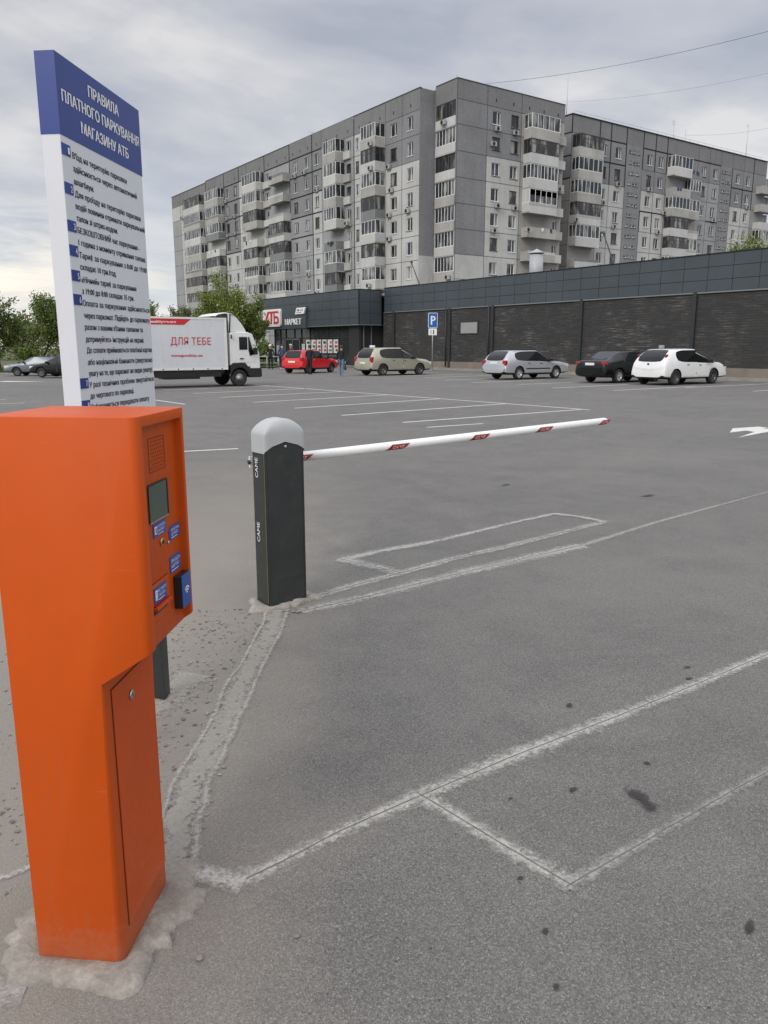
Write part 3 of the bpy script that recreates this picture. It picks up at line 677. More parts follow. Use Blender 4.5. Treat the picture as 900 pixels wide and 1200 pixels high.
# rough mortar collar
def collar(name, parent, x0, y0, x1, y1, hgt, wid, seed, mat, lobes=()):
    """ragged mortar skirt round a rectangular foot (local coordinates)"""
    mb = MB(); n = 96; ring = []; cx_, cy_ = (x0 + x1) / 2, (y0 + y1) / 2; hx, hy = (x1 - x0) / 2, (y1 - y0) / 2
    levels = [(-.012, .35), (.10, .45), (.26, .85), (.48, 1.0), (.72, .85), (.88, .55), (.96, .2), (1.0, -.35)]
    vs = []
    for t, hh in levels:
        for k in range(n):
            a = 2 * math.pi * k / n; c_, s_ = math.cos(a), math.sin(a)
            sc_ = 1 / max(abs(c_) / hx, abs(s_) / hy); bx, by = c_ * sc_, s_ * sc_
            ln = math.hypot(bx, by); q = Vector((c_, s_, 0))
            wd = wid * (1 + .55 * mnoise.noise(q * 2.2 + Vector((seed, 0, 0))) + .30 * mnoise.noise(q * 7 + Vector((0, seed, 0))) + .16 * mnoise.noise(q * 19 + Vector((0, 0, seed))))
            for (la, lw, lr) in lobes: 
                da = (a - la + math.pi) % (2 * math.pi) - math.pi; wd += lr * math.exp(-(da / lw) ** 2)
            dd_ = ln - .012 + max(t, 0) * wd if t > 0 else ln - .02
            px, py = cx_ + c_ * dd_, cy_ + s_ * dd_
            z = hgt * hh * (1 + .55 * mnoise.noise(Vector((px * 13, py * 13, seed)))) + .007 * mnoise.noise(Vector((px * 30, py * 30, seed))) * (1 if .1 < t < 1 else .2) + .003 * mnoise.noise(Vector((px * 80, py * 80, seed)))
            vs.append((px, py, z))
    fs = [(i * n + k, i * n + (k + 1) % n, (i + 1) * n + (k + 1) % n, (i + 1) * n + k) for i in range(len(levels) - 1) for k in range(n)]
    mb.add(vs, fs, mat, None, True); return fixn(mb.build(name, parent))
collar('mortar_footing', kiosk, 0, 0, .234, .327, .026, .095, 3.1, M['mortar'], [(R(28), .30, .07), (R(60), .2, .04), (R(-60), .5, .03), (R(200), .6, .06)])
small_lumps = None

# ------------------------------------------------------------------ rules board behind the kiosk
BR = math.atan2(.753059, .657953)
board = thing('rules_board', 'tall white parking rules board with blue header, standing behind the orange kiosk', 'information sign', (.71275, 2.87298, 0), BR)
# local x along the face, face looks to -y; thickness towards +y
mb = MB(); mb.box((0, 0, .62), (.66, .066, 2.538), M['board']); b_ = mb.build('board_panel', board); bevel(b_, .003, 2)
mb = MB(); mb.box((-.0012, -.0012, 2.288), (.6612, .0672, 2.5392), M['board_blue']); mb.build('blue_header', board)
mb = MB(); TF = Matrix.Translation((0, -.0018, 0))
add_text(mb, 'ПРАВИЛА', .221, .463, 2.464, .036, M['white'], TF, bold=.0022); mb.build('header_lettering', board); mb = MB()
add_text(mb, 'ПЛАТНОГО ПАРКУВАННЯ', .027, .640, 2.396, .036, M['white'], TF, bold=.0022); mb.build('header_lettering', board); mb = MB()
add_text(mb, 'МАГАЗИНУ АТБ', .149, .531, 2.327, .036, M['white'], TF, bold=.0022); mb.build('header_lettering', board)
TF = Matrix.Translation((0, -.0006, 0)); mb = MB()
rows = [("В'їзд на територію парковки", .072, .502, 2.229), ("здійснюється через автоматичний", .071, .591, 2.188), ("шлагбаум.", .070, .214, 2.146), ("Для проїзду на територію парковки", .070, .616, 2.106),
 ("водій повинен отримати паркувальний", .068, .650, 2.066), ("талон зі штрих-кодом.", .068, .390, 2.027), ("БЕЗКОШТОВНИЙ час паркування -", .068, .586, 1.987), ("1 година з моменту отримання талона.", .068, .644, 1.947),
 ("Тариф за паркування з 8:00 до 19:00", .066, .645, 1.905), ("складає 10 грн./год.", .066, .350, 1.866), ("«Нічний» тариф за паркування", .068, .528, 1.823), ("з 19:00 до 8:00 складає 35 грн.", .066, .500, 1.784),
 ("Оплата за паркування здійснюється", .065, .648, 1.743), ("через паркомат. Підійдіть до паркомату", .068, .645, 1.701), ("разом з вашим в'їзним талоном та", .066, .566, 1.661), ("дотримуйтесь інструкцій на екрані.", .066, .573, 1.619),
 ("До сплати приймаються платіжні картки", .067, .648, 1.580), ("або національні банкноти (звертаємо", .068, .648, 1.538), ("увагу на те, що паркомат не видає решту).", .069, .645, 1.498), ("У разі технічних проблем звертайтеся", .067, .650, 1.458),
 ("до чергового по парковці.", .067, .441, 1.418), ("Забороняється передавати оплату", .068, .589, 1.378)]
for t, a0, a1, z in rows: add_text(mb, t, a0, a1, z, .0195, M['ink'], TF, bold=.0009)
mb.build('rules_lettering', board)
for i, z in enumerate((2.234, 2.112, 1.992, 1.912, 1.830, 1.750, 1.463, 1.385)):
    mb = MB(); mb.box((.000, -.0022, z - .006), (.058, -.0004, z + .030), M['board_blue']); ab = '12345678'[i]
    add_text(mb, ab, .038, .049, z + .001, .021, M['white'], Matrix.Translation((0, -.0028, 0)), bold=.0008); mb.build('number_square', board)
for lx in (.015, .575):
    mb = MB(); mb.box((lx, .008, .0), (lx + .07, .058, .62), M['dark_metal']); q = mb.build('leg', board); bevel(q, .003, 2)
    collar('mortar_footing', q, lx, .008, lx + .07, .058, .012, .05, 7 + lx * 9, M['mortar'])

# ------------------------------------------------------------------ boom barrier
PR = R(2.5)
bar = thing('boom_barrier', 'dark grey parking barrier cabinet with domed grey hood and lowered white boom', 'barrier', (2.076, 4.203, 0), PR)
W_, D_ = .276, .168
mb = MB(); mb.box((0, 0, .01), (W_, D_, 1.03), M['dark_metal']); cab = mb.build('cabinet', bar)
bm = bmesh.new(); bm.from_mesh(cab.data); es = [e for e in bm.edges if abs(e.verts[0].co.z - e.verts[1].co.z) > .5]; bmesh.ops.bevel(bm, geom=es, offset=.010, segments=3, affect='EDGES'); bm.to_mesh(cab.data); bm.free(); smooth_by_angle(cab)
mb = MB(); mb.box((-.0012, .012, .03), (.0, .0145, .965), M['brass']); mb.box((.009, -.0012, .03), (.0112, .0, .965), M['black']); mb.box((W_ - .02, -.0012, .03), (W_ - .018, 0, .96), M['black']); mb.build('edge_seam', bar)
TS = Matrix.Rotation(R(-90), 4, 'Z')        # the narrow side faces -x; its local x runs along -y
mb = MB()
for zc in (.878, .472):
    T3 = Matrix.Translation((-.0006, .120, zc)) @ TS @ Matrix.Rotation(R(-90), 4, 'Y')
    # text runs upwards, letters' feet to the right of the narrow side
    T3 = Matrix(((0, 0, 0, 0),) * 4)
    vs, fs, w0 = text_geo('CAME'); sc_ = .125 / w0; zs = .034 / .70
    mb.add([(-.0014, .085 + (.5 * .034) - v.y * zs * -1 - .034, zc - .0625 + v.x * sc_) if False else (-.0014, .128 - v.y * zs - 0 if False else .094 + v.y * zs, zc - .0625 + v.x * sc_) for v in vs], [f[::-1] for f in fs], M['white'])
mb.build('lettering', bar)
# hood: arched over its width, rounded ends, wavy lower edge on the wide faces
mb = MB(); nu, nv = 28, 20; e = .006; vs = []
def hood_top(u):    # u in -1..1 over the width
    return 1.120 + .060 * (1 - abs(u) ** 2.0)
def sup(t, p): return math.copysign(abs(t) ** p, t)
rings = []
n = 128
for lev in range(13):
    t = lev / 12; row = []
    for k in range(n):
        a = 2 * math.pi * k / n; c_, s_ = math.cos(a), math.sin(a)
        ux = sup(c_, .16); uy = sup(s_, .16)
        if t < .35: shr = 1; zz_ = t / .35
        else: q = (t - .35) / .65; shr = math.cos(q * math.pi / 2) ** .42; zz_ = 1 + math.sin(q * math.pi / 2)
        x = W_ / 2 + (W_ / 2 + e) * ux * shr; y = D_ / 2 + (D_ / 2 + e) * uy * shr
        wave = .066 * max(0, math.cos(ux * 1.5)) ** .9 if (abs(uy) > .9 and abs(ux) < .985) else 0
        zb = .972 + wave; zm = 1.085
        z = zb + (zm - zb) * zz_ if zz_ <= 1 else zm + (hood_top(ux * shr) - zm) * (zz_ - 1)
        row.append((x, y, z))
    rings.append(row)
vs = [p for r_ in rings for p in r_]
mb.add(vs, [(i * n + k, i * n + (k + 1) % n, (i + 1) * n + (k + 1) % n, (i + 1) * n + k) for i in range(12) for k in range(n)] + [tuple(12 * n + k for k in range(n))], M['hood_grey'], None, True)
mb.build('hood', bar)
mb = MB(); mb.lathe([(.009, 0), (.009, .003), (.006, .005), (0, .005)], M['steel'], 16, Matrix.Translation((W_ * .52, 0, 1.008)) @ Matrix.Rotation(R(90), 4, 'X')); mb.build('hood_lock', bar)
# bracket and boom behind the cabinet
mb = MB(); mb.box((.06, D_, .855), (.22, D_ + .03, .945), M['steel']); mb.box((.002, D_ + .031, .865), (.26, D_ + .044, .935), M['boom_white']); mb.tube([(-.005, D_ + .037, .90), (.004, D_ + .037, .90)], .014, M['black'], 10)
mb.build('boom_bracket', bar)
bx0, by0 = .03, D_ + .078
def bpt(s): return Vector((bx0 + s * .99976, by0 - s * .030, .890 + s * .0215))   # along the boom, slightly rising
mb = MB(); L_ = 3.46; prof = []
pts = [bpt(0), bpt(L_ - .03), bpt(L_ - .012), bpt(L_)]
mb.tube(pts, [.031, .031, .025, .008], M['boom_white'], 20); bo = mb.build('boom', bar)
xa = Vector((.99976, -.030, .0215)).normalized(); ya = Vector((.030, 1, 0)).normalized(); za = xa.cross(ya)
for s_ in (.335, 1.14, 1.925, 2.64, 3.40):
    mb = MB(); c_ = bpt(s_); ln = .16 if s_ < 3.3 else .11; nseg = 8
    vs = []; fs = []
    for i in range(nseg + 1):
        a = R(-2 - 50 + i * (78 / nseg))      # wraps the lower front of the tube
        off = (i / nseg) * .06
        for x in (-ln / 2 + off - .03, ln / 2 + off - .03): vs.append(c_ + xa * x + (-ya * math.cos(a) + za * math.sin(a)) * .0318)
    fs = [(2 * i, 2 * i + 1, 2 * i + 3, 2 * i + 2) for i in range(nseg)]
    mb.add(vs, fs, M['red_sticker'], None, True)
    tv, tf, tw = text_geo('CAME'); k = (ln * .62) / tw
    tvs = []
    for v in tv:
        zz_ = v.y / .70 * .021; a = (zz_ - .0175) / .0322; tvs.append(c_ + xa * (-ln * .32 + v.x * k + zz_ * .5) + (-ya * math.cos(a) + za * math.sin(a)) * .0324)
    mb.add(tvs, tf, M['white']); mb.build('reflective_sticker', bo)
collar('mortar_footing', bar, 0, 0, W_, D_, .024, .085, 11.3, M['mortar'], [(R(205), .5, .04), (R(-15), .3, .05)])
mb = MB()
for k in range(9):
    a = rg.uniform(3.6, 5.2); pebble(mb, 2.2 + math.cos(a) * rg.uniform(.2, .3), 4.28 + math.sin(a) * rg.uniform(.2, .3), rg.choice((.006, .009, .013)), M['mortar'], .006)
o = mb.build('gravel'); o['kind'] = 'stuff'; o['label'] = 'mortar crumbs lying round the foot of the barrier cabinet'; o['category'] = 'gravel'

# ------------------------------------------------------------------ supermarket
XW = 37.55
store = thing('supermarket', 'low dark grey cladded supermarket with a brick side wall and glazed entrance', 'shop', (37.55, 30, 0))
def sb(name, mb, parent=store):
    o = mb.build(name, parent); o.matrix_parent_inverse = Matrix.Translation((-37.55, -30, 0)); return o
mb = MB(); mb.box((XW + .02, -6, .56), (XW + .35, 53.6, 4.40), M['brick']); sb('brick_wall', mb)
mb = MB(); mb.box((XW - .05, -6, .0), (XW + .34, 53.6, .56), M['plinth']); sb('plinth', mb)
mb = MB(); mb.box((XW + .36, -6, 0), (54, 70.0, 5.6), M['dark_wall']); mb.box((XW + .15, -6, 5.6), (54.2, 70.2, 5.75), M['roofing']); sb('wall', mb)
for yc in (52.05, 45.08, 40.5, 32.72, 25.09, 17.4, 9.8, 2):
    mb = MB(); mb.box((XW - .10, yc - .11, .1), (XW + .02, yc + .11, 4.40), M['column']); sb('wall_column', mb)
for yc in (45.4, 40.8):
    mb = MB(); mb.tube([(XW - .14, yc, .2), (XW - .14, yc, 4.38)], .05, M['column'], 8); sb('downpipe', mb)
# window in the brick wall
mb = MB(); mb.box((XW - .015, 42.0, 2.50), (XW + .019, 44.3, 3.42), M['column']); wf = sb('window', mb)
mb = MB(); mb.box((XW - .03, 42.1, 2.58), (XW - .016, 43.85, 3.33), plain('frosted_pane', (.30, .30, .29), .4, var=.1)); q = mb.build('pane', wf)
# fascia of dark panels with visible joints
def fascia(name, axis_, c0, a0, a1, z0, z1, step, rowz, out):
    """cladding panels on plane axis_=c0 between a0..a1; out = outward sign"""
    mb = MB(); a = a0; k = 0
    def bx(u0, u1, w0, w1, d0, d1, mat):
        if axis_ == 'x': mb.box((c0 + out * d0, u0, w0), (c0 + out * d1, u1, w1), mat)
        else: mb.box((u0, c0 + out * d0, w0), (u1, c0 + out * d1, w1), mat)
    bx(a0, a1, z0, z1, -.20, -.02, M['clad_joint'])
    while a < a1 - .05:
        b = min(a + step, a1)
        for w0, w1 in zip(rowz[:-1], rowz[1:]): bx(a + .014, b - .014, w0 + .012, w1 - .012, -.019, .006 * random.random(), M['cladding'])
        a = b
    bx(a0, a1, z0 - .07, z0 - .002, -.2, .03, M['trim_light']); bx(a0, a1, z1 + .002, z1 + .05, -.3, .04, M['clad_joint'])
    return sb(name, mb)
fascia('fascia_panels', 'x', 37.5, -6.33, 53.4, 4.40, 6.24, 1.40, [4.40, 4.98, 5.62, 6.24], -1)
fascia('canopy_panels', 'x', 35.2, 53.74, 70.6, 3.42, 6.12, 1.40, [3.42, 3.95, 4.70, 5.42, 6.12], -1)
fascia('canopy_side_panels', 'y', 53.70, 35.3, 37.45, 3.42, 6.12, 1.05, [3.42, 4.3, 5.2, 6.12], -1)
mb = MB(); mb.box((35.25, 53.75, 3.36), (37.9, 70.6, 3.42), M['clad_joint']); mb.box((35.4, 53.9, 6.0), (38.2, 70.4, 6.08), M['roofing']); mb.box((35.3, 70.4, 3.42), (54, 70.6, 6.12), M['cladding']); sb('canopy_soffit', mb)
# dark side wall below the canopy and slim posts
mb = MB(); mb.box((35.75, 54.25, .115), (37.9, 54.35, 3.36), M['dark_wall']); mb.box((35.55, 54.2, .115), (35.78, 55.7, 3.36), M['dark_wall']); sb('side_wall', mb)
for xx in (35.95, 36.7):
    mb = MB(); mb.box((xx, 54.12, .115), (xx + .07, 54.2, 3.36), M['trim_light']); sb('canopy_post', mb)
# glazed front
mb = MB(); mb.box((35.72, 55.7, .15), (35.74, 69.3, 3.36), M['shop_glass']); gl = sb('shop_window', mb)
mb = MB(); ys = [55.7, 57.5, 59.3, 61.0, 62.4, 64.0, 65.3, 67.0, 68.1, 69.3]
for yy in ys: mb.box((35.66, yy - .05, .12), (35.715, yy + .05, 3.36), M['column'])
for zz_ in (.16, 2.42, 3.3): mb.box((35.67, 55.7, zz_ - .04), (35.712, 69.3, zz_ + .04), M['column'])
q = mb.build('window_frame', gl)
mb = MB(); mb.box((35.60, 64.1, .12), (35.66, 67.0, 2.36), M['black']); db = sb('entrance_door', mb)
mb = MB()
for a, b in ((64.1, 64.2), (65.5, 65.6), (66.9, 67.0)): mb.box((35.56, a, .12), (35.598, b, 2.36), M['trim_light'])
mb.box((35.56, 64.1, 2.28), (35.597, 67.0, 2.38), M['trim_light']); mb.build('door_frame', db)
for k in range(6):
    y0 = 57.55 + k * .95; mb = MB(); mb.box((35.655, y0 + .06, 1.12), (35.662, y0 + .82, 2.26), M['poster'])
    for j in range(3): mb.box((35.650, y0 + .14, 1.25 + j * .33), (35.6548, y0 + .14 + (.3, .5, .4)[(k + j) % 3], 1.45 + j * .33), (M['cloth_grey'], M['red_print'], M['trim_light'])[(k * 2 + j) % 3])
    sb('window_poster', mb)
mb = MB(); mb.box((35.64, 63.35, 1.0), (35.655, 63.9, 1.9), M['poster']); sb('window_poster', mb)
mb = MB(); mb.box((35.64, 68.3, 1.0), (35.655, 68.9, 1.8), M['poster']); sb('window_poster', mb)
for k in range(3):
    mb = MB(); mb.box((35.3, 57.2 + k * 1.7, .115), (35.34, 57.26 + k * 1.7, .9), M['galv']); mb.box((35.3, 57.2 + k * 1.7, .86), (35.34, 58.6 + k * 1.7, .9), M['galv']); mb.box((35.3, 58.54 + k * 1.7, .115), (35.34, 58.6 + k * 1.7, .9), M['galv']); mb.box((35.3, 57.2 + k * 1.7, .45), (35.34, 58.6 + k * 1.7, .49), M['galv']); o = sb('front_rail', mb)
# shop sign: dark backing, white rounded board with red letters, white letters and small slanted board
TX = Matrix(((0, 0, 0, 0),) * 4)
def side_T(x): return Matrix.Translation((x, 0, 0)) @ Matrix.Rotation(R(-90), 4, 'Z')      # local x -> -Y, facing -X
mb = MB(); mb.box((34.95, 61.9, 3.25), (35.18, 70.3, 5.15), M['cladding']); sgn = sb('sign_backing', mb)
def rrect(mb, a0, a1, z0, z1, r_, d0, d1, mat, T, skew=0):
    pts = []
    for cx_, cz_, s0 in ((a1 - r_, z1 - r_, 0), (a0 + r_, z1 - r_, 90), (a0 + r_, z0 + r_, 180), (a1 - r_, z0 + r_, 270)):
        for i in range(6): t = R(s0 + i * 18); pts.append((cx_ + r_ * math.cos(t), cz_ + r_ * math.sin(t)))
    k = len(pts); mb.add([(a + skew * (z - z0), -d1, z) for a, z in pts] + [(a + skew * (z - z0), -d0, z) for a, z in pts], [tuple(range(k)), tuple(range(2 * k - 1, k - 1, -1))] + [(i, i + k, (i + 1) % k + k, (i + 1) % k) for i in range(k)], mat, T)
TS_ = side_T(34.95)
mb = MB(); rrect(mb, -69.95, -66.35, 3.50, 5.10, .26, .005, .16, M['white'], TS_); o = mb.build('logo_board', sgn)
mb = MB()
def poly(mb, pts, d, mat, T): mb.add([(a, -d, z) for a, z in pts], [tuple(range(len(pts)))], mat, T)
lx = -69.95; 
def LP(pts): poly(mb, [(lx + p[0] * 3.6, 3.50 + p[1] * 1.6) for p in pts], .166, M['red_print'], TS_)
LP([(.07, .14), (.17, .14), (.38, .74), (.38, .88), (.28, .88)]); LP([(.27, .14), (.38, .14), (.38, .60), (.31, .40), (.20, .40), (.17, .30), (.27, .30)])   # А
LP([(.38, .76), (.62, .76), (.62, .88), (.38, .88)]); LP([(.44, .14), (.53, .14), (.57, .76), (.45, .76)])                                          # Т
LP([(.62, .76), (.93, .76), (.90, .88), (.62, .88)]); LP([(.62, .30), (.70, .30), (.70, .76), (.62, .76)]); LP([(.62, .14), (.84, .14), (.92, .24), (.92, .28), (.70, .28), (.70, .30), (.62, .30)]); LP([(.70, .46), (.92, .46), (.84, .60), (.70, .60)]); LP([(.83, .28), (.92, .28), (.92, .46), (.83, .46)])   # Б
mb.build('logo_letters', sgn)
mb = MB(); add_text(mb, 'МАРКЕТ', -65.65, -62.65, 3.62, .50, M['white'], TS_, bold=.05, off=.03); mb.build('sign_letters', sgn)
mb = MB(); rrect(mb, -63.6, -62.0, 4.50, 5.05, .07, .005, .12, M['white'], TS_, .55); hb = mb.build('hours_board', sgn)
mb = MB(); add_text(mb, '08-23', -63.25, -62.15, 4.74, .19, M['ink'], TS_, bold=.01, off=.125, italic=.15); mb.box((-63.35, -.125, 4.60), (-62.4, -.1215, 4.65), M['ink'], TS_); mb.build('hours_lettering', hb)
# vent pipe on the roof
vp = thing('vent_pipe', 'white cylindrical vent pipe with a conical cap on the supermarket roof', 'vent', (41.9, 40.9, 5.75))
mb = MB(); mb.lathe([(.48, 0), (.48, 2.25)], M['pipe'], 24); mb.lathe([(.492, .95), (.492, 1.0)], M['trim_light'], 24); mb.build('duct', vp)
mb = MB(); mb.lathe([(.50, 2.32), (.55, 2.34), (.55, 2.39), (.0, 2.66)], M['pipe'], 24); mb.lathe([(.40, 2.25), (.40, 2.34)], M['black'], 16); mb.build('cap', vp)

# ------------------------------------------------------------------ apartment blocks
FR = {'N': 0.0, 'W': R(-90)}       # 'N' facade looks to -Y (along = +X); 'W' looks to -X (along = -Y)
class Fac:
    """facade frame: along a, outward n, up z"""
    def __init__(s, kind, c, root): s.k = kind; s.c = c; s.root = root
    def T(s, a, z=0):
        if s.k == 'N': return Matrix.Translation((a, s.c, z))
        return Matrix.Translation((s.c, -a, z)) @ Matrix.Rotation(R(-90), 4, 'Z')
    def put(s, o, a, z):
        p = s.T(a, z).translation - s.root.location; o.location = p; o.rotation_euler = (0, 0, FR[s.k])
WT = {}
def window_meshes(w_, h_, kind):
    key = (w_, h_, kind)
    if key in WT: return WT[key]
    fm = M['pvc'] if kind != 'old' else M['oldwood']; mb = MB(); t = .07; d0, d1 = .10, .155
    mb.box((-w_ / 2, d0, 0), (w_ / 2, d1, t), fm); mb.box((-w_ / 2, d0, h_ - t), (w_ / 2, d1, h_), fm)
    for x in (-w_ / 2, w_ / 2 - t): mb.box((x, d0 + .001, t), (x + t, d1, h_ - t), fm)
    xm = w_ * .12 if kind != 'sym' else 0
    mb.box((xm - .04, d0 + .002, t), (xm + .04, d1, h_ - t), fm)
    mb.box((-w_ / 2 - .06, -.07, -.06), (w_ / 2 + .06, .11, -.005), M['pvc'] if kind == 'new' else M['joint'])
    a = bpy.data.meshes.new('window'); o = mb.build('tmp'); a = o.data; bpy.data.objects.remove(o)
    mb = MB(); mb.quad([(-w_ / 2 + t, .135, t), (w_ / 2 - t, .135, t), (w_ / 2 - t, .135, h_ - t), (-w_ / 2 + t, .135, h_ - t)], M['pane'])
    o = mb.build('tmp'); b = o.data; bpy.data.objects.remove(o)
    WT[key] = (a, b); return WT[key]
def add_window(fc, a, z, w_, h_, kind='new', name='window'):
    f, g = window_meshes(w_, h_, kind); o = link(name, f, fc.root); fc.put(o, a, z); p = link('pane', g, o); return o
def ac_meshes():
    mb = MB(); mb.box((-.38, -.38, 0), (.38, -.12, .50), plain('air_conditioner_case', (.38, .38, .37), .5, var=.1)); mb.box((-.36, -.12, -.04), (-.33, 0, .0), M['joint']); mb.box((.33, -.12, -.04), (.36, 0, 0), M['joint'])
    a = mb.build('tmp'); 
    mb = MB(); mb.lathe([(.22, 0), (.22, .015), (.06, .02), (0, .02)], M['black'], 16, Matrix.Translation((-.08, -.38, .25)) @ Matrix.Rotation(R(90), 4, 'X')); b = mb.build('tmp')
    r = (a.data, b.data); bpy.data.objects.remove(a); bpy.data.objects.remove(b); return r
ACM = ac_meshes()
def add_ac(fc, a, z, n=0):
    o = link('air_conditioner', ACM[0], fc.root); fc.put(o, a, z)
    if n: o.location += Vector((0, -n, 0)) if fc.k == 'N' else Vector((-n, 0, 0))
    link('fan_grille', ACM[1], o)
def panel(mb, fc, a0, a1, z0, z1, holes, mat):
    xs = sorted({a0, a1, *[h[0] for h in holes], *[h[1] for h in holes]}); zs = sorted({z0, z1, *[h[2] for h in holes], *[h[3] for h in holes]})
    T = fc.T(0, 0)
    for x0, x1 in zip(xs[:-1], xs[1:]):
        for w0, w1 in zip(zs[:-1], zs[1:]):
            xm, zm = (x0 + x1) / 2, (w0 + w1) / 2
            if any(h[0] < xm < h[1] and h[2] < zm < h[3] for h in holes): continue
            mb.quad([(x0, 0, w0), (x1, 0, w0), (x1, 0, w1), (x0, 0, w1)], mat, T)
    for h0, h1, g0, g1 in holes:
        for q in ([(h0, 0, g0), (h0, .16, g0), (h1, .16, g0), (h1, 0, g0)], [(h0, 0, g1), (h1, 0, g1), (h1, .16, g1), (h0, .16, g1)], [(h0, 0, g0), (h0, 0, g1), (h0, .16, g1), (h0, .16, g0)], [(h1, 0, g0), (h1, .16, g0), (h1, .16, g1), (h1, 0, g1)]): mb.quad(q, mat, T)
def joint(mb, fc, a0, a1, z0, z1, heavy):
    T = fc.T(0, 0); w_ = .17 if heavy else .05
    if a0 == a1: mb.box((a0 - w_ / 2, -.02 - .003 * heavy, z0), (a0 + w_ / 2, .01, z1), M['joint_black'] if heavy else M['joint'], T)
    else: mb.box((a0, -.017 - .003 * heavy, z0 - w_ / 2), (a1, .01, z0 + w_ / 2), M['joint_black'] if heavy else M['joint'], T)
rb = random.Random(21)
def balcony(fc, a0, a1, z, d, style, par, inset=False, side='left', ph=1.0, H=2.75):
    """z = slab level. box balcony with parapet; style: white / wood / open / solid glazing"""
    T = fc.T(0, 0); mb = MB(); t = .07; pm = M[par]
    mb.box((a0, -d, z - .14), (a1, .14, z), M['parapet_a'], T)
    mb.box((a0, -d - .03, z - .18), (a1, -d + .04, z + ph), pm, T)
    for a in (a0, a1 - t): mb.box((a + (.002 if a == a0 else -.002), -d + .041, z + .001), (a + t, .14, z + ph - .002), pm, T)
    if rb.random() < .35: mb.box((a0 - .02, -d - .045, z + ph - .3), (a1 + .02, -d - .031, z + ph + .03), M[rb.choice(('parapet_b', 'parapet_a', 'parapet_c'))], T)
    if style == 'solid': 
        mb.box((a0 + .003, -d + .003, z + ph), (a0 + t, .13, z + H - .14), pm, T); mb.box((a0 + .01, -d + .01, z + ph + .9), (a1 - .01, -d + .05, z + H - .15), pm, T)
    o = mb.build('balcony', fc.root); o.matrix_parent_inverse = Matrix.Translation(-fc.root.location)
    if style == 'open':
        mb = MB(); mb.box((a0 + .1, .13, z), (a1 - .1, .155, z + H - .2), M[rb.choice(('pan_warm', 'pan_mid', 'parapet_c'))], T); am = (a0 + a1) / 2; mb.box((am - .95, .10, z + .05), (am - .15, .129, z + 2.1), M['oldwood'], T); mb.box((am - .05, .10, z + .9), (am + 1.0, .129, z + 2.1), M['pvc'], T); q = mb.build('balcony_door', o)
        mb = MB(); mb.quad([(am - .85, .098, z + .8), (am - .25, .098, z + .8), (am - .25, .098, z + 2.0), (am - .85, .098, z + 2.0)], M['pane'], T); mb.quad([(am + .03, .098, z + .98), (am + .9, .098, z + .98), (am + .9, .098, z + 2.0), (am + .03, .098, z + 2.0)], M['pane'], T); mb.build('pane', o)
        if rb.random() < .5:
            mb = MB()
            for k in range(rb.randint(2, 4)):
                x = rb.uniform(a0 + .2, a1 - .6); mb.box((x, -d - .09, z + ph - rb.uniform(.3, .6)), (x + rb.uniform(.2, .5), -d - .055, z + ph + .02), M[rb.choice(('cloth_black', 'cloth_blue', 'pvc', 'cloth_grey'))], T)
            mb.build('laundry', o)
        return
    fm = M['pvc'] if style in ('white', 'solid') else M['oldwood']; g0, g1 = z + ph + .0, z + H - .14; mb = MB(); t = .075; L = a1 - a0; nn_ = max(2, round(L / rb.choice((.62, .75, .95))))
    yf = -d - .02
    mb.box((a0 - .02, -d - .05, z + H - .14), (a1 + .02, .13, z + H - .10), M['parapet_c'], T)
    mb.box((a0, yf, g0), (a1, yf + .06, g0 + t), fm, T); mb.box((a0, yf, g1 - t), (a1, yf + .06, g1), fm, T)
    for k in range(nn_ + 1): x = a0 + (L - t) * k / nn_; mb.box((x, yf + .001, g0 + t), (x + t, yf + .061, g1 - t), fm, T)
    for a in (a0 + .002, a1 - t - .002):
        for w0 in (g0, g1 - t): mb.box((a, yf + .061, w0 + .001), (a + t, .12, w0 + t - .001), fm, T)
        ns = 2
        for k in range(1, ns + 1): y_ = yf + .06 + (-yf + .0) * k / ns; mb.box((a, y_ - t, g0 + t), (a + t, y_, g1 - t), fm, T)
    if style == 'wood' : mb.box((a0, yf + .002, (g0 + g1) / 2 + .25), (a1, yf + .055, (g0 + g1) / 2 + .3), fm, T)
    mb.build('window_frame', o)
    mb = MB(); 
    mb.quad([(a0 + .02, yf + .03, g0), (a1 - .02, yf + .03, g0), (a1 - .02, yf + .03, g1), (a0 + .02, yf + .03, g1)], M['pane'], T)
    mb.quad([(a0 + .04, .12, g0), (a0 + .04, yf + .03, g0), (a0 + .04, yf + .03, g1), (a0 + .04, .12, g1)], M['pane'], T)
    mb.quad([(a1 - .04, yf + .03, g0), (a1 - .04, .12, g0), (a1 - .04, .12, g1), (a1 - .04, yf + .03, g1)], M['pane'], T)
    mb.build('pane', o)

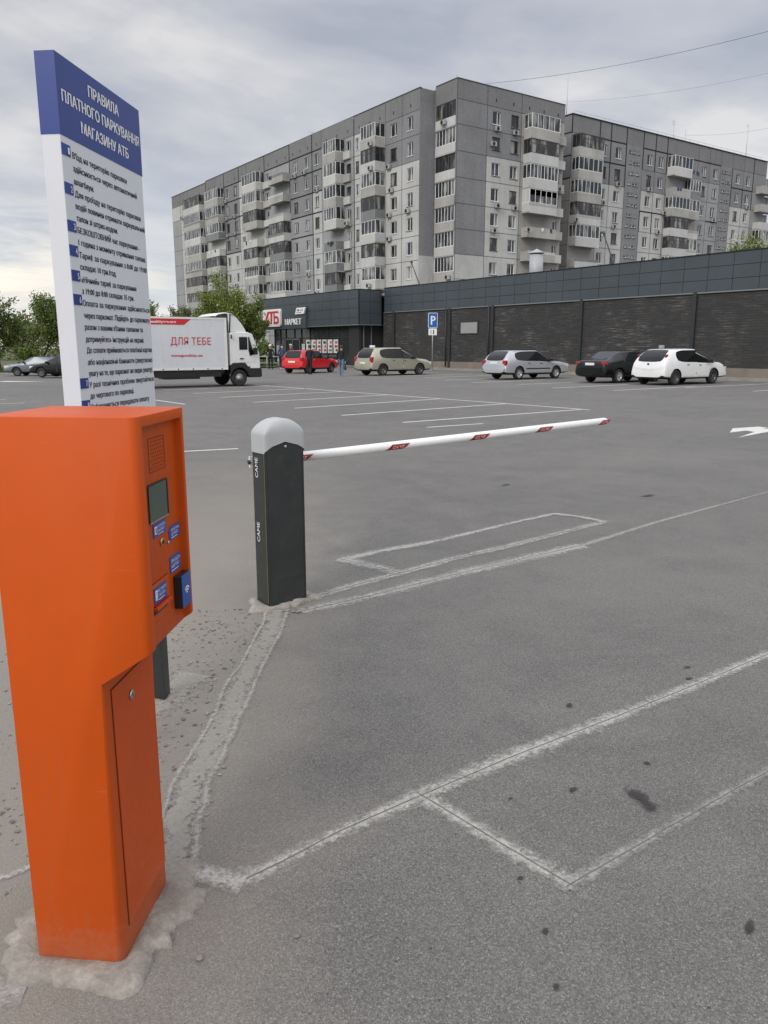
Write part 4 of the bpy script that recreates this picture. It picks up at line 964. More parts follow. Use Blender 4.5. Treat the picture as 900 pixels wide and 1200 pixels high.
H1 = 2.79
nb = thing('apartment_building', 'grey panel apartment block with balconies, tallest and nearest, behind the supermarket', 'apartment block', (61, 80, 0))
def hasl(z): return z
def nwin(root_fc, mb, jb, a0, a1, rowz, wins, mats, heavy=(), attic=True, roof=30.5, k0=0, vents=True, jl=True):
    """one bay column: rowz(k) gives the centre height of window row k (0 = top)"""
    fc = root_fc
    for k in range(10):
        zc = rowz(k); z0, z1 = zc - H1 / 2 - .05, zc + H1 / 2 - .05
        if k == 0: z1 = zc + 1.15
        holes = []
        if k < 8:
            for (wa, ww, wh) in wins: holes.append((wa - ww / 2, wa + ww / 2, zc - wh / 2, zc + wh / 2))
        panel(mb, fc, a0, a1, max(0, z0), z1, holes, M[mats(k)])
        if jl: joint(jb, fc, a0, a1, z1, z1, (k in heavy))
        if k < 8:
            for (wa, ww, wh) in wins:
                if abs(fc.T(wa).translation.y) < 116 and fc.k == 'W' and k > 6: continue
                if fc.k == 'N' and k > 6: continue
                add_window(fc, wa, zc - wh / 2, ww, wh, rb.choice(('new', 'new', 'new', 'old', 'sym')))
                if rb.random() < .13 and ww > .8: add_ac(fc, wa + rb.uniform(-.5, .4), zc - wh / 2 - .75)
    z1 = rowz(0) + 1.15
    panel(mb, fc, a0, a1, z1, roof, [], M['pan_attic'])
    joint(jb, fc, a0, a0, z1, roof, 0 in heavy); joint(jb, fc, a0, a0, 0, z1, bool(heavy) and len(heavy) > 3)
    if vents:
        T = fc.T(0, 0); m_ = max(1, round((a1 - a0) / 2.6))
        for i in range(m_): x = a0 + (a1 - a0) * (i + .5) / m_; jb.box((x - .09, -.012, z1 + .55), (x + .09, .01, z1 + .9), M['black'], T)
def colmat(top, n_top, low): return lambda k: top if k < n_top else low
XC, XM, YJ, Y0 = 60.97, 58.68, 76.51, 72.6
wall = MB(); jb = MB()
fN = Fac('N', Y0, nb); fW = Fac('W', XM, nb); fC = Fac('W', XC, nb); fJ = Fac('N', YJ, nb)
rN = lambda k: 27.70 - 2.80 * k
rW = lambda k: 27.08 - 2.78 * k
# north-facing (right) facade: painted strip, two window bays, balcony bay
nwin(fN, wall, jb, XC, 65.5, rN, [], lambda k: 'pan_grey' if k < 6 else 'pan_light', roof=30.9, vents=False)
nwin(fN, wall, jb, 65.5, 71.0, rN, [(67.0, 1.25, 1.45), (69.95, 1.25, 1.45)], colmat('pan_grey', 2, 'pan_light'), roof=30.9)
nwin(fN, wall, jb, 71.0, 78.4, rN, [(77.4, .85, 1.4)], lambda k: 'pan_warm' if k < 2 else 'pan_warm', roof=30.9)
for k in range(7):
    st = ('white', 'wood', 'white', 'solid', 'open', 'open', 'open')[k]
    balcony(fN, 71.5, 76.3, rN(k) - 1.55, 1.25, st, ('parapet_a', 'parapet_b', 'parapet_b', 'parapet_b', 'parapet_a', 'parapet_a', 'parapet_a')[k])
    T = fN.T(0, 0); mbx = MB(); mbx.box((76.5, -.5, rN(k) - 1.6), (78.3, -.02, rN(k) - .6), M['parapet_b' if k % 2 else 'parapet_a'], T); q = mbx.build('loggia_parapet', nb); q.matrix_parent_inverse = Matrix.Translation(-nb.location)
add_ac(fN, 71.2, rN(4) - 1.2, 1.3); add_ac(fN, 77.2, rN(2) - 1.45, .5)
add_ac(fN, 66.4, rN(1) - .35); add_ac(fN, 67.0, rN(0) - 1.45); add_ac(fN, 69.9, rN(0) - 1.45); add_ac(fN, 66.9, rN(4) - 1.5)
# corner section with wide loggias, recessed plane
T = fC.T(0, 0)
for k in range(10):
    zc = rN(k); panel(wall, fC, -77.6 + 1.1, -XC * 0 - 72.6, max(0, zc - 1.45), zc + (1.15 if k == 0 else 1.35), [(-76.35, -72.78, zc - .85, zc + 1.15)] if k < 7 else [], M['pan_light'] if k > 5 else M['pan_grey'])
    if k < 7:
        st = rb.choice(('white', 'white', 'wood')); mbx = MB(); zb = zc - 1.55
        mbx.box((-76.35, -.10, zb), (-72.75, -.01, zb + .98), M[rb.choice(('parapet_a', 'parapet_b'))], T); mbx.box((-76.36, -.13, zb - .12), (-72.74, -.06, zb + .05), M['parapet_a'], T)
        q = mbx.build('balcony', nb); q.matrix_parent_inverse = Matrix.Translation(-nb.location)
        fm = M['pvc'] if st == 'white' else M['oldwood']; mbx = MB()
        g0, g1 = zb + .98, zc + 1.15
        mbx.box((-76.35, 0.0, g0), (-72.78, .05, g0 + .08), fm, T); mbx.box((-76.35, 0.0, g1 - .08), (-72.78, .05, g1), fm, T)
        for i in range(7): x = -76.35 + i * (3.49 / 6); mbx.box((x, 0.001, g0 + .08), (x + .08, .051, g1 - .08), fm, T)
        mbx.build('window_frame', q); mbx = MB(); mbx.quad([(-76.35, .03, g0), (-72.78, .03, g0), (-72.78, .03, g1), (-76.35, .03, g1)], M['pane'], T); mbx.build('pane', q)
panel(wall, fC, -76.51, -72.6, rN(0) + 1.15, 30.9, [], M['pan_attic'])
for (q, z) in ((-1, 0),): add_ac(fC, -74.6, rN(0) - 1.25, .15); add_ac(fC, -73.4, rN(6) - 1.5, .15)
# jog wall
for k in range(10): panel(wall, fJ, XM, XC, max(0, rN(k) - 1.45), rN(k) + 1.35, [], M['pan_grey' if k < 6 else 'pan_light'])
panel(wall, fJ, XM, XC, rN(0) + 1.35, 30.5, [], M['pan_attic']); 
# long facade, from the corner towards the far left end (along = -Y)
segs = [(77.9 - 1.39, 79.9, [(78.3, 1.15, 1.5)], ('pan_grey', 2, 'pan_light'), ()), (79.9, 83.3, [(81.6, 1.35, 1.45)], ('pan_grey', 2, 'pan_light'), ()),
        (83.3, 90.3, [(89.6, .75, 1.4)], ('pan_warm', 0, 'pan_light'), ()),
        (90.3, 98.4, [(91.5, 1.1, 1.4)], ('pan_warm', 0, 'pan_mid'), ()),
        (98.4, 101.0, [(99.8, 1.15, 1.45)], ('pan_grey', 2, 'pan_light'), (0, 1, 2, 3)), (101.0, 107.6, [(102.6, 1.2, 1.45), (105.8, 1.2, 1.45)], ('pan_grey', 3, 'pan_mid'), (0, 1, 2, 3, 4)),
        (107.6, 115.9, [(115.0, 1.1, 1.4)], ('pan_warm', 0, 'pan_mid'), (0,)), (115.9, 122.4, [], ('pan_warm', 0, 'pan_light'), ()), (122.4, 125.2, [(123.9, 1.2, 1.45)], ('pan_light', 1, 'pan_light'), (0, 1, 2)),
        (125.2, 131.2, [(126.7, 1.2, 1.45), (130.0, 1.2, 1.45)], ('pan_grey', 4, 'pan_light'), (0, 1, 2, 3, 4)), (131.2, 139.0, [], ('pan_warm', 0, 'pan_light'), (0,)),
        (139.0, 148.2, [], ('pan_light', 0, 'pan_light'), ()), (148.2, 152.0, [(150.3, 1.3, 1.45)], ('pan_light', 1, 'pan_light'), ()), (152.0, 156.3, [], ('pan_light', 1, 'pan_mid'), ())]
for y0, y1, wn, (c1_, n1, c2_), hv in segs:
    off = .25 if 90.3 <= y0 < 107 else (0 if y0 < 139 else -.4)
    f_ = Fac('W', XM - off * .4, nb) if off else fW
    nwin(f_, wall, jb, -y1, -y0, rW, [(-a, b, c) for a, b, c in wn], colmat(c1_, n1, c2_), hv, roof=30.45 - (.15 if y0 > 138.9 else 0))
def stack(fc, y0, y1, d, styles, seed):
    rb.seed(seed)
    for k, st in enumerate(styles):
        balcony(fc, -y1, -y0, rW(k) - 1.50, d, st, rb.choice(('parapet_a', 'parapet_a', 'parapet_b', 'parapet_c')), H=2.74)
stack(fW, 83.4, 86.6, 1.45, ['white', 'wood', 'white', 'wood', 'white', 'wood', 'white'], 2)
stack(fW, 92.5, 95.6, 1.5, ['white', 'white', 'white', 'white', 'open', 'white', 'wood'], 3)
stack(fW, 107.5, 112.3, 1.3, ['open', 'open', 'open', 'wood', 'wood', 'white', 'white', 'white'], 4)
stack(fW, 116.0, 121.0, 1.5, ['white', 'white', 'wood', 'open', 'wood', 'solid', 'white', 'white'], 5)
stack(fW, 131.3, 137.0, 1.2, ['white', 'white', 'white', 'open', 'wood', 'solid', 'wood', 'white'], 6)
stack(fW, 139.2, 147.0, 1.3, ['wood', 'white', 'white', 'white', 'white', 'wood', 'wood', 'white'], 7)
# small loggia pieces beside the stacks
for k in range(7):
    for ya, yb in ((90.85, 92.4), (113.9, 115.8)):
        mbx = MB(); mbx.box((-yb, -.42, rW(k) - 1.5), (-ya, -.02, rW(k) - .55), M[('parapet_b', 'parapet_a')[k % 2]], fW.T(0, 0)); q = mbx.build('loggia_parapet', nb); q.matrix_parent_inverse = Matrix.Translation(-nb.location)
for y, k in ((82.4, 1), (82.3, 3), (82.3, 4), (99.7, 1), (102.4, 5), (127, 1), (130.3, 1), (130.4, 0), (150.8, 0), (84.2, 0), (84.2, 1), (149, 1), (113.2, 5), (113.2, 3)): add_ac(fW, -y, rW(k) - 1.5, 0 if y > 90 or y < 83 else 1.45)
for k in range(1, 7): add_ac(fW, -91.3 if k % 2 else -84.6, rW(k) - 1.4, .45 if k % 2 else 1.5) if k in (3, 6) else None
o = wall.build('wall', nb); o.matrix_parent_inverse = Matrix.Translation(-nb.location)
o = jb.build('panel_joints', nb); o.matrix_parent_inverse = Matrix.Translation(-nb.location)
mb = MB(); mb.box((XM + .3, 76.9, 30.0), (78.3, 156.2, 30.35), M['roofing']); mb.box((XC + .3, 72.9, 30.4), (78.3, 77.2, 30.75), M['roofing'])
mb.box((XM + .32, 76.9, 0), (78.38, 156.2, 29.9), M['pan_warm']); mb.box((XC + .32, 72.92, 0), (78.36, 76.9, 29.9), M['pan_warm'])
for a, b in (((XC - .04, 72.55), (78.44, 72.8)), ((XC - .05, 72.81), (XC + .2, 76.4)), ((78.2, 72.81), (78.42, 156))): mb.box((*a, 30.9 if a[1] < 77 else 30.5), (*b, 30.98), M['joint'])
mb.box((XM - .05, 76.45, 30.46), (XM + .25, 138.9, 30.55), M['joint']); mb.box((XM + .1, 139.0, 30.3), (XM + .4, 156.4, 30.40), M['joint']); mb.box((78.19, 72.82, 0.0), (78.39, 76.9, 30.88), M['pan_warm'])
o = mb.build('roof', nb); o.matrix_parent_inverse = Matrix.Translation(-nb.location)

# second block, set back on the right
Y2 = 75.6; H2 = 2.80
sbk = thing('apartment_building', 'grey panel apartment block with black sealed joints and small stairwell windows, farther right', 'apartment block', (83, 80, 0))
f2 = Fac('N', Y2, sbk); f2w = Fac('W', 83.1, sbk); wall = MB(); jb = MB(); r2 = lambda k: 27.80 - H2 * k
def nwin2(a0, a1, wins, mats, heavy=(), vheavy=None, stair=False):
    for k in range(10):
        zc = r2(k); z0, z1 = zc - H2 / 2 - .05, zc + H2 / 2 - .05
        if k == 0: z1 = zc + 1.35
        holes = [(a - w_ / 2, a + w_ / 2, zc - h_ / 2, zc + h_ / 2) for a, w_, h_ in wins] if k < 7 else []
        sw = []
        if stair and k < 6:
            for zz_, fl_ in ((zc + .35, 0), (zc - 1.05, 1)):
                m_ = (a0 + a1) / 2; sp_ = ((m_ - 1.15, m_ + .15), (m_ + .55, m_ + 1.15)) if not fl_ else ((m_ - 1.15, m_ - .55), (m_ - .15, m_ + 1.15))
                for s0, s1 in sp_: holes.append((s0, s1, zz_, zz_ + .42)); sw.append((s0, s1, zz_))
        panel(wall, f2, a0, a1, max(0, z0), z1, holes, M[mats(k)])
        if not stair: joint(jb, f2, a0, a1, z1, z1, k in heavy)
        joint(jb, f2, a0, a0, max(0, z0), z1, (k in vheavy) if vheavy is not None else False)
        if k < 7:
            for a, w_, h_ in wins:
                add_window(f2, a, zc - h_ / 2, w_, h_, rb.choice(('new', 'new', 'sym', 'old', 'new')))
                if rb.random() < .12: add_ac(f2, a + .1, zc - h_ / 2 - .7)
        for s0, s1, zz_ in sw: add_window(f2, (s0 + s1) / 2, zz_, s1 - s0, .42, 'sym', 'stair_window')
    panel(wall, f2, a0, a1, r2(0) + 1.35, 31.3, [], M['pan_attic']); joint(jb, f2, a0, a0, r2(0) + 1.35, 31.3, vheavy is not None and -1 in vheavy)
rb.seed(8)
nwin2(83.1, 88.6, [], lambda k: 'pan_grey' if k < 2 else 'pan_warm', (), (-1,))
nwin2(88.6, 90.9, [(89.6, 1.1, 1.45)], colmat('pan_grey', 2, 'pan_light'), (0, 1), (-1,))
nwin2(90.9, 94.2, [(92.6, 1.25, 1.45)], colmat('pan_grey', 2, 'pan_light'), (0, 1), (-1, 0, 1))
nwin2(94.2, 97.9, [], lambda k: 'pan_grey', (), (-1, 0, 1), stair=True)
nwin2(97.9, 100.7, [(99.5, 1.15, 1.45)], colmat('pan_grey', 2, 'pan_light'), (0, 3), (-1, 0, 3))
nwin2(100.7, 103.4, [(102.1, 1.15, 1.45)], colmat('pan_grey', 2, 'pan_light'), (0, 3), (-1, 0, 3))
nwin2(103.4, 111.0, [], lambda k: ('pan_grey', 'pan_mid', 'pan_mid', 'pan_warm', 'pan_mid', 'pan_mid')[min(k, 5)], (0,), (-1, 0))
nwin2(111.0, 114.0, [(112.7, 1.1, 1.45)], colmat('pan_grey', 1, 'pan_mid'), (0,), ())
nwin2(114.0, 117.0, [(115.7, 1.2, 1.45)], colmat('pan_grey', 1, 'pan_mid'), (0, 3), ())
nwin2(117.0, 120.2, [], lambda k: 'pan_grey', (), (), stair=True)
nwin2(120.2, 123.4, [(121.9, 1.15, 1.45)], colmat('pan_grey', 2, 'pan_light'), (1,), (0, 1))
nwin2(123.4, 126.2, [(124.8, 1.15, 1.45)], colmat('pan_grey', 2, 'pan_light'), (1,), (1,))
nwin2(126.2, 130.0, [], lambda k: 'pan_grey' if k < 1 else 'pan_mid', (), (-1, 0, 1))
for k, st in enumerate(['wood', 'white', 'white', 'wood', 'white', 'open']): balcony(f2, 83.35, 88.1, r2(k) - 1.55, 1.2, st, ('parapet_a', 'parapet_a', 'parapet_a', 'parapet_b', 'parapet_b', 'parapet_b')[k])
for k, st in enumerate(['white', 'open', 'white', 'wood', 'wood', 'white']): balcony(f2, 103.7, 108.0, r2(k) - 1.55, 1.2, st, ('parapet_b', 'parapet_a', 'parapet_a', 'parapet_b', 'parapet_b', 'parapet_b')[k])
for k, st in enumerate(['open', 'white', 'white', 'open', 'white']): balcony(f2, 108.1, 110.8, r2(k) - 1.55, 1.0, st, ('parapet_c', 'parapet_c', 'parapet_a', 'parapet_b', 'parapet_b')[k])
for k, st in enumerate(['open', 'open', 'open', 'white', 'white']): balcony(f2, 127.2, 131.6, r2(k) - 1.55, 1.2, st, ('parapet_a', 'parapet_a', 'parapet_b', 'parapet_b', 'parapet_b')[k])
for k in range(10): panel(wall, f2w, -92, -75.6, max(0, r2(k) - 1.45), r2(k) + 1.35, [], M['pan_grey' if k < 2 else 'pan_warm']); joint(jb, f2w, -80, -75.6, r2(k) + 1.35, r2(k) + 1.35, k in (0, 1, 2))
panel(wall, f2w, -92, -75.6, r2(0) + 1.35, 31.3, [], M['pan_attic'])
for a, k in ((92.6, 1), (92.3, 3), (102.2, 3), (103.3, 2), (83.2, 3)): add_ac(f2, a, r2(k) - 1.5, 0 if a > 84 else 1.1)
for mbx, nm in ((wall, 'wall'), (jb, 'panel_joints')): o = mbx.build(nm, sbk); o.matrix_parent_inverse = Matrix.Translation(-sbk.location)
mb = MB(); mb.box((83.42, 75.92, 0), (130, 91.9, 30.9), M['pan_warm']); mb.box((83.2, 75.7, 31.0), (129.9, 91.9, 31.2), M['roofing']); mb.box((83.0, 75.5, 31.31), (130.05, 75.8, 31.42), M['joint_black']); mb.box((83.0, 75.81, 31.31), (83.3, 92, 31.42), M['joint_black']); mb.box((129.81, 75.62, 0), (130.0, 92, 31.28), M['pan_grey'])
o = mb.build('roof', sbk); o.matrix_parent_inverse = Matrix.Translation(-sbk.location)
ch = MB(); ch.box((94.2, 80, 31.2), (94.8, 80.6, 33.0), M['pan_grey']); ch.box((94.15, 79.95, 33.0), (94.85, 80.65, 33.1), M['joint']); o = ch.build('chimney', sbk); o.matrix_parent_inverse = Matrix.Translation(-sbk.location)
ch = MB(); ch.box((118.0, 80, 31.2), (118.6, 80.6, 33.0), M['pan_grey']); ch.box((117.95, 79.95, 33.0), (118.65, 80.65, 33.1), M['joint']); o = ch.build('chimney', sbk); o.matrix_parent_inverse = Matrix.Translation(-sbk.location)
ch = MB(); ch.box((87.4, 81, 31.2), (89.4, 83, 32.2), M['pan_mid']); ch.add([(87.3, 80.9, 32.2), (89.5, 80.9, 32.2), (89.5, 83.1, 32.2), (87.3, 83.1, 32.2), (88.4, 82, 33.0)], [(0, 1, 4), (1, 2, 4), (2, 3, 4), (3, 0, 4)], M['trim_light']); o = ch.build('roof_hatch', sbk); o.matrix_parent_inverse = Matrix.Translation(-sbk.location)
mb = MB()
for i in range(24): mb.tube([(84 + i * 1.95, 76.1, 31.2), (84 + i * 1.95, 76.1, 31.95)], .02, M['galv'], 4)
mb.tube([(84, 76.1, 31.95), (129, 76.1, 31.95)], .02, M['galv'], 4); o = mb.build('roof_railing', sbk); o.matrix_parent_inverse = Matrix.Translation(-sbk.location)

# ------------------------------------------------------------------ vehicles
def car(name, label, loc, rot, P_, paint, rim='alloy', group='cars parked on the lot', wheel_r=.31, cat='car', sedan=False):
    """local frame: +x is the front, rear bumper at x=0, y to the car's left.
    P_['st'] rows: x, zbottom, w_low, zbelt, w_belt, ztop, w_top, zroof ; seg glass codes per interval"""
    root = thing(name, label, cat, (loc[0], loc[1], gz(*loc)), rot, group)
    st = P_['st']; gl = P_['glass']
    half = []
    for x, zb, wl, zbelt, wb, zt, wt, zr in st:
        zm = zb + (zbelt - zb) * .52
        half.append([(x, 0, zb), (x, wl * .80, zb), (x, wl, zb + .09), (x, wl * 1.015, zm), (x, wb, zbelt), (x, wt, zt), (x, wt - .07 if wt > .3 else wt * .85, zr - .012), (x, 0, zr)])
    ringn = 14; vs = []; 
    for h in half:
        right = [(x, -y, z) for x, y, z in h]
        vs += right + [h[6], h[5], h[4], h[3], h[2], h[1]]
    fs = []; mi = []
    for i in range(len(st) - 1):
        for j in range(ringn):
            a = i * ringn + j; b = i * ringn + (j + 1) % ringn
            fs.append((a, b, b + ringn, a + ringn)); k = 0; g = gl[i]
            if j == 4 and 's' in g: k = 1
            if j == 8 and 's' in g: k = 2
            if j in (6, 7) and 'w' in g: k = 3
            if j in (6, 7) and 'r' in g: k = 4
            if j in (0, 13, 1, 12): k = 5
            mi.append(k)
    for base, flip in ((0, False), ((len(st) - 1) * ringn, True)):
        for j in range(1, 7):
            q = [base + j, base + j + 1, base + (13 - j) % 14 + 0, base + (14 - j) % 14]
            q = [base + j, base + j + 1, base + (14 - (j + 1)), base + (14 - j)]
            if j == 6: q = [base + 6, base + 7, base + 8]
            if j == 6: fs.append(tuple(q)); mi.append(0); continue
            fs.append(tuple(q)); mi.append(0)
        fs.append((base, base + 1, base + 13)); mi.append(5)
    me = bpy.data.meshes.new('body'); me.from_pydata(vs, [], fs)
    for m in (M[paint], M['car_glass'], M['car_glass'], M['car_glass'], M['car_glass'], M['black']): me.materials.append(m)
    for p, k in zip(me.polygons, mi): p.material_index = k; p.use_smooth = True
    o = link('body', me, root); fixn(o)
    bm = bmesh.new(); bm.from_mesh(o.data); cl_ = bm.edges.layers.float.get('crease_edge') or bm.edges.layers.float.new('crease_edge')
    for e in bm.edges:
        mset = {f.material_index for f in e.link_faces}
        if len(mset) > 1 and 5 not in mset: e[cl_] = .55
        elif len(mset) > 1: e[cl_] = .4
        elif len(e.link_faces) == 2 and e.calc_face_angle(0) > R(38): e[cl_] = .35
    bm.to_mesh(o.data); bm.free()
    m = o.modifiers.new('s', 'SUBSURF'); m.levels = 2; m.render_levels = 2; apply_mods(o)
    c = MB()
    for wx in P_['wheels']:
        for s_ in (-1, 1):
            c.lathe([(wheel_r + .055, 0), (wheel_r + .055, .34)], M['black'], 28, Matrix.Translation((wx, s_ * (P_['w'] + .06), wheel_r + .01)) @ Matrix.Rotation(R(90 * s_), 4, 'X'), False)
    co_ = c.build('cutter', root)
    co_.data.materials.clear(); [co_.data.materials.append(x) for x in o.data.materials]
    for p in co_.data.polygons: p.material_index = 5
    cut(o, co_)
    # split the glass off into parts
    names = {1: 'side_window', 2: 'side_window', 3: 'windshield', 4: 'rear_window'}
    for k, nm in names.items():
        bm = bmesh.new(); bm.from_mesh(o.data); bmesh.ops.delete(bm, geom=[f for f in bm.faces if f.material_index != k], context='FACES')
        if len(bm.faces):
            for f in bm.faces: f.material_index = 0; f.smooth = True
            g = bpy.data.meshes.new(nm); bm.to_mesh(g); g.materials.append(M['car_glass']); link(nm, g, root)
        bm.free()
    bm = bmesh.new(); bm.from_mesh(o.data); bmesh.ops.delete(bm, geom=[f for f in bm.faces if f.material_index in (1, 2, 3, 4)], context='FACES'); bm.to_mesh(o.data); bm.free()
    for wx in P_['wheels']:
        for s_ in (-1, 1):
            W = Matrix.Translation((wx, s_ * (P_['w'] - .02), wheel_r)) @ Matrix.Rotation(R(90 * s_), 4, 'X')   # local z points inwards -> flip
            W = Matrix.Translation((wx, s_ * (P_['w'] - .01), wheel_r)) @ Matrix.Rotation(R(-90 * s_), 4, 'X')
            mb = MB(); rr = wheel_r; mb.lathe([(rr * .62, -.20), (rr * .96, -.20), (rr, -.16), (rr, -.04), (rr * .95, 0), (rr * .68, .004), (rr * .66, -.02)], M['rubber'], 28, W); wh = mb.build('wheel', root)
            mb = MB(); mb.lathe([(rr * .67, -.015), (rr * .62, -.004), (rr * .60, -.045), (rr * .2, -.05)], M[rim], 24, W)
            mb.lathe([(rr * .60, -.06), (0, -.06)], M['black'], 20, W); mb.lathe([(rr * .18, -.045), (rr * .16, -.008), (0, -.006)], M[rim], 14, W)
            ns = P_.get('spokes', 5)
            for q in range(ns):
                T = W @ Matrix.Rotation(2 * math.pi * q / ns, 4, 'Z'); mb.add([(rr * .14, -rr * .10, -.010), (rr * .63, -rr * .07, -.012), (rr * .63, rr * .07, -.012), (rr * .14, rr * .10, -.010), (rr * .14, -rr * .10, -.05), (rr * .63, -rr * .07, -.05), (rr * .63, rr * .07, -.05), (rr * .14, rr * .10, -.05)], [(0, 1, 2, 3), (0, 4, 5, 1), (2, 6, 7, 3)], M[rim], T)
            mb.build('rim', wh)
    # fittings
    def part(nm, a, b, mat, bev=.02, par=root):
        mb = MB(); mb.box(a, b, M[mat]); q = mb.build(nm, par)
        if bev: bevel(q, bev, 2)
        return q
    for nm, a, b, mat in P_['bits']:
        if nm in ('tail_light', 'headlight', 'side_mirror', 'door_handle', 'roof_rail'):
            for s_ in (-1, 1): part(nm, (a[0], s_ * a[1], a[2]), (b[0], s_ * b[1], b[2]), mat, .014 if nm != 'door_handle' else .006)
        else: part(nm, a, b, mat, .006)
    return root
# station: x, zbottom, w_low, zbelt, w_belt, ztop, w_top, zroof
def stations_wagon(L, w_, H, belt, hood, wb0, wb1, rear_roof=.32, cowl=.72, roof_f=.55, drop=.05):
    h = w_
    return [(-.03, .34, h * .93, .60, h * .93, .68, h * .86, .70), (.04, .27, h * .98, belt - .08, h * .94, belt - .02, h * .86, belt + .01),
            (rear_roof * .45, .25, h * .99, belt, h * .97, belt + (H - belt) * .52, h * .80, belt + (H - belt) * .56),
            (rear_roof, .24, h, belt, h * .98, H - .13, h * .74, H - .05), (rear_roof + .16, .23, h, belt, h * .985, H - .085, h * .745, H - .015),
            (L * .36, .22, h, belt - .01, h * .985, H - .055, h * .755, H), (L * .50, .22, h, belt - .02, h * .985, H - .06, h * .75, H), (L * .515, .22, h, belt - .02, h * .985, H - .06, h * .75, H),
            (L * roof_f + .02, .22, h, belt - .03, h * .985, H - .12, h * .73, H - .04),
            (L * cowl, .22, h, belt - .06, h * .975, belt - .01, h * .86, belt + .03), (L * cowl + .14, .22, h, belt - .08, h * .97, belt - .05, h * .84, belt + .0),
            (L * .90, .23, h * 1.0, hood - .06, h * .98, hood + .03, h * .84, hood + .08), (L - .14, .25, h * 1.0, hood - .16, h * .97, hood - .04, h * .84, hood + .03), (L + .0, .27, h * .97, .56, h * .96, .76, h * .84, .82), (L + .05, .30, h * .93, .50, h * .92, .68, h * .80, .74)]
GW = ['', 'r', 'r', '', 's', 's', 's', 's', 'sw', '', '', '', '', '']
def bits(L, w_, belt, H, plate_z=.62, tail_z=(.75, .98), tailw=.22, hz=(.58, .72)):
    return [('tail_light', (.005, w_ * .70, tail_z[0]), (.15, w_ * .965, tail_z[1]), 'tail'), ('number_plate', (-.028, -.26, plate_z), (-.004, .26, plate_z + .11), 'plate'),
            ('headlight', (L - .34, w_ * .66, hz[0] + .03), (L + .0, w_ * .955, hz[1] + .04), 'tail_clear'), ('side_mirror', (L * .665, w_ * .96, belt - .03), (L * .665 + .11, w_ + .17, belt + .11), 'black'),
            ('door_handle', (L * .34, w_ * .985, belt - .13), (L * .34 + .15, w_ * 1.015, belt - .10), 'black'), ('door_handle', (L * .53, w_ * .985, belt - .15), (L * .53 + .15, w_ * 1.015, belt - .12), 'black')]
# champagne minivan
L, w_, H, b_ = 4.45, .90, 1.60, .98
P1 = dict(st=stations_wagon(L, w_, H, b_, .86, 0, 0, .42, .76, .50), glass=GW, w=w_, wheels=(.82, 3.55), bits=bits(L, w_, b_, H, .66, (.74, 1.06)) + [('taxi_sign', (.60, -.14, H - .01), (.78, .14, H + .11), 'white')])
rr_ = (26.02, 37.15)
def place(near_rear, heading, wx, w_):
    """world location of the local origin from where the right-hand rear wheel touches the ground"""
    a = R(heading); ux, uy = math.cos(a), math.sin(a); rx, ry = uy, -ux     # right-hand side
    return (near_rear[0] - ux * wx - rx * w_, near_rear[1] - uy * wx - ry * w_)
car('parked_minivan', 'champagne beige minivan with a small white roof sign, parked left of the parking sign', place((26.02, 37.15), 2, .82, .88), R(2), P1, 'car_beige', 'alloy_dark', wheel_r=.32)
# silver estate
L, w_, H, b_ = 4.66, .87, 1.47, .93
st2 = stations_wagon(L, w_, H, b_, .82, 0, 0, .50, .705, .55)
P2 = dict(st=st2, glass=GW, w=w_, wheels=(.98, 3.70), bits=bits(L, w_, b_, H, .78, (.70, .96)) + [('bumper_strip', (-.02, -w_ * .93, .46), (.10, w_ * .93, .53), 'black'), ('side_strip', (1.45, -w_ - .022, .52), (3.2, -w_ - .003, .57), 'black'), ('side_strip', (1.45, w_ + .003, .52), (3.2, w_ + .022, .57), 'black'), ('roof_rail', (.75, .60, H - .015), (2.5, .63, H + .035), 'black')], spokes=6)
car('parked_estate_car', 'silver estate car with black roof rails, parked alone in front of the brick wall', place((28.4, 28.6), 1, .98, .85), R(1), P2, 'car_silver', 'alloy')
# white electric hatchback
L, w_, H, b_ = 4.44, .885, 1.55, .98
st3 = stations_wagon(L, w_, H, b_, .90, 0, 0, .62, .80, .47)
P3 = dict(st=st3, glass=GW, w=w_, wheels=(.78, 3.48), bits=bits(L, w_, b_, H, .60, (.95, 1.30))[1:] + [('tail_light', (.20, w_ * .74, 1.02), (.36, w_ * .82, 1.30), 'tail'), ('roof_light', (.75, -.09, H), (.90, .09, H + .14), 'galv'), ('emblem', (-.008, -.05, .86), (.012, .05, .93), 'black'), ('rear_diffuser', (-.018, -.5, .30), (.09, .5, .44), 'black')], spokes=5)
car('parked_hatchback', 'white rounded hatchback with a small roof light, nearest car by the brick wall', place((29.64, 20.46), -1, .78, .86), R(-1), P3, 'car_white', 'alloy_dark', wheel_r=.32)
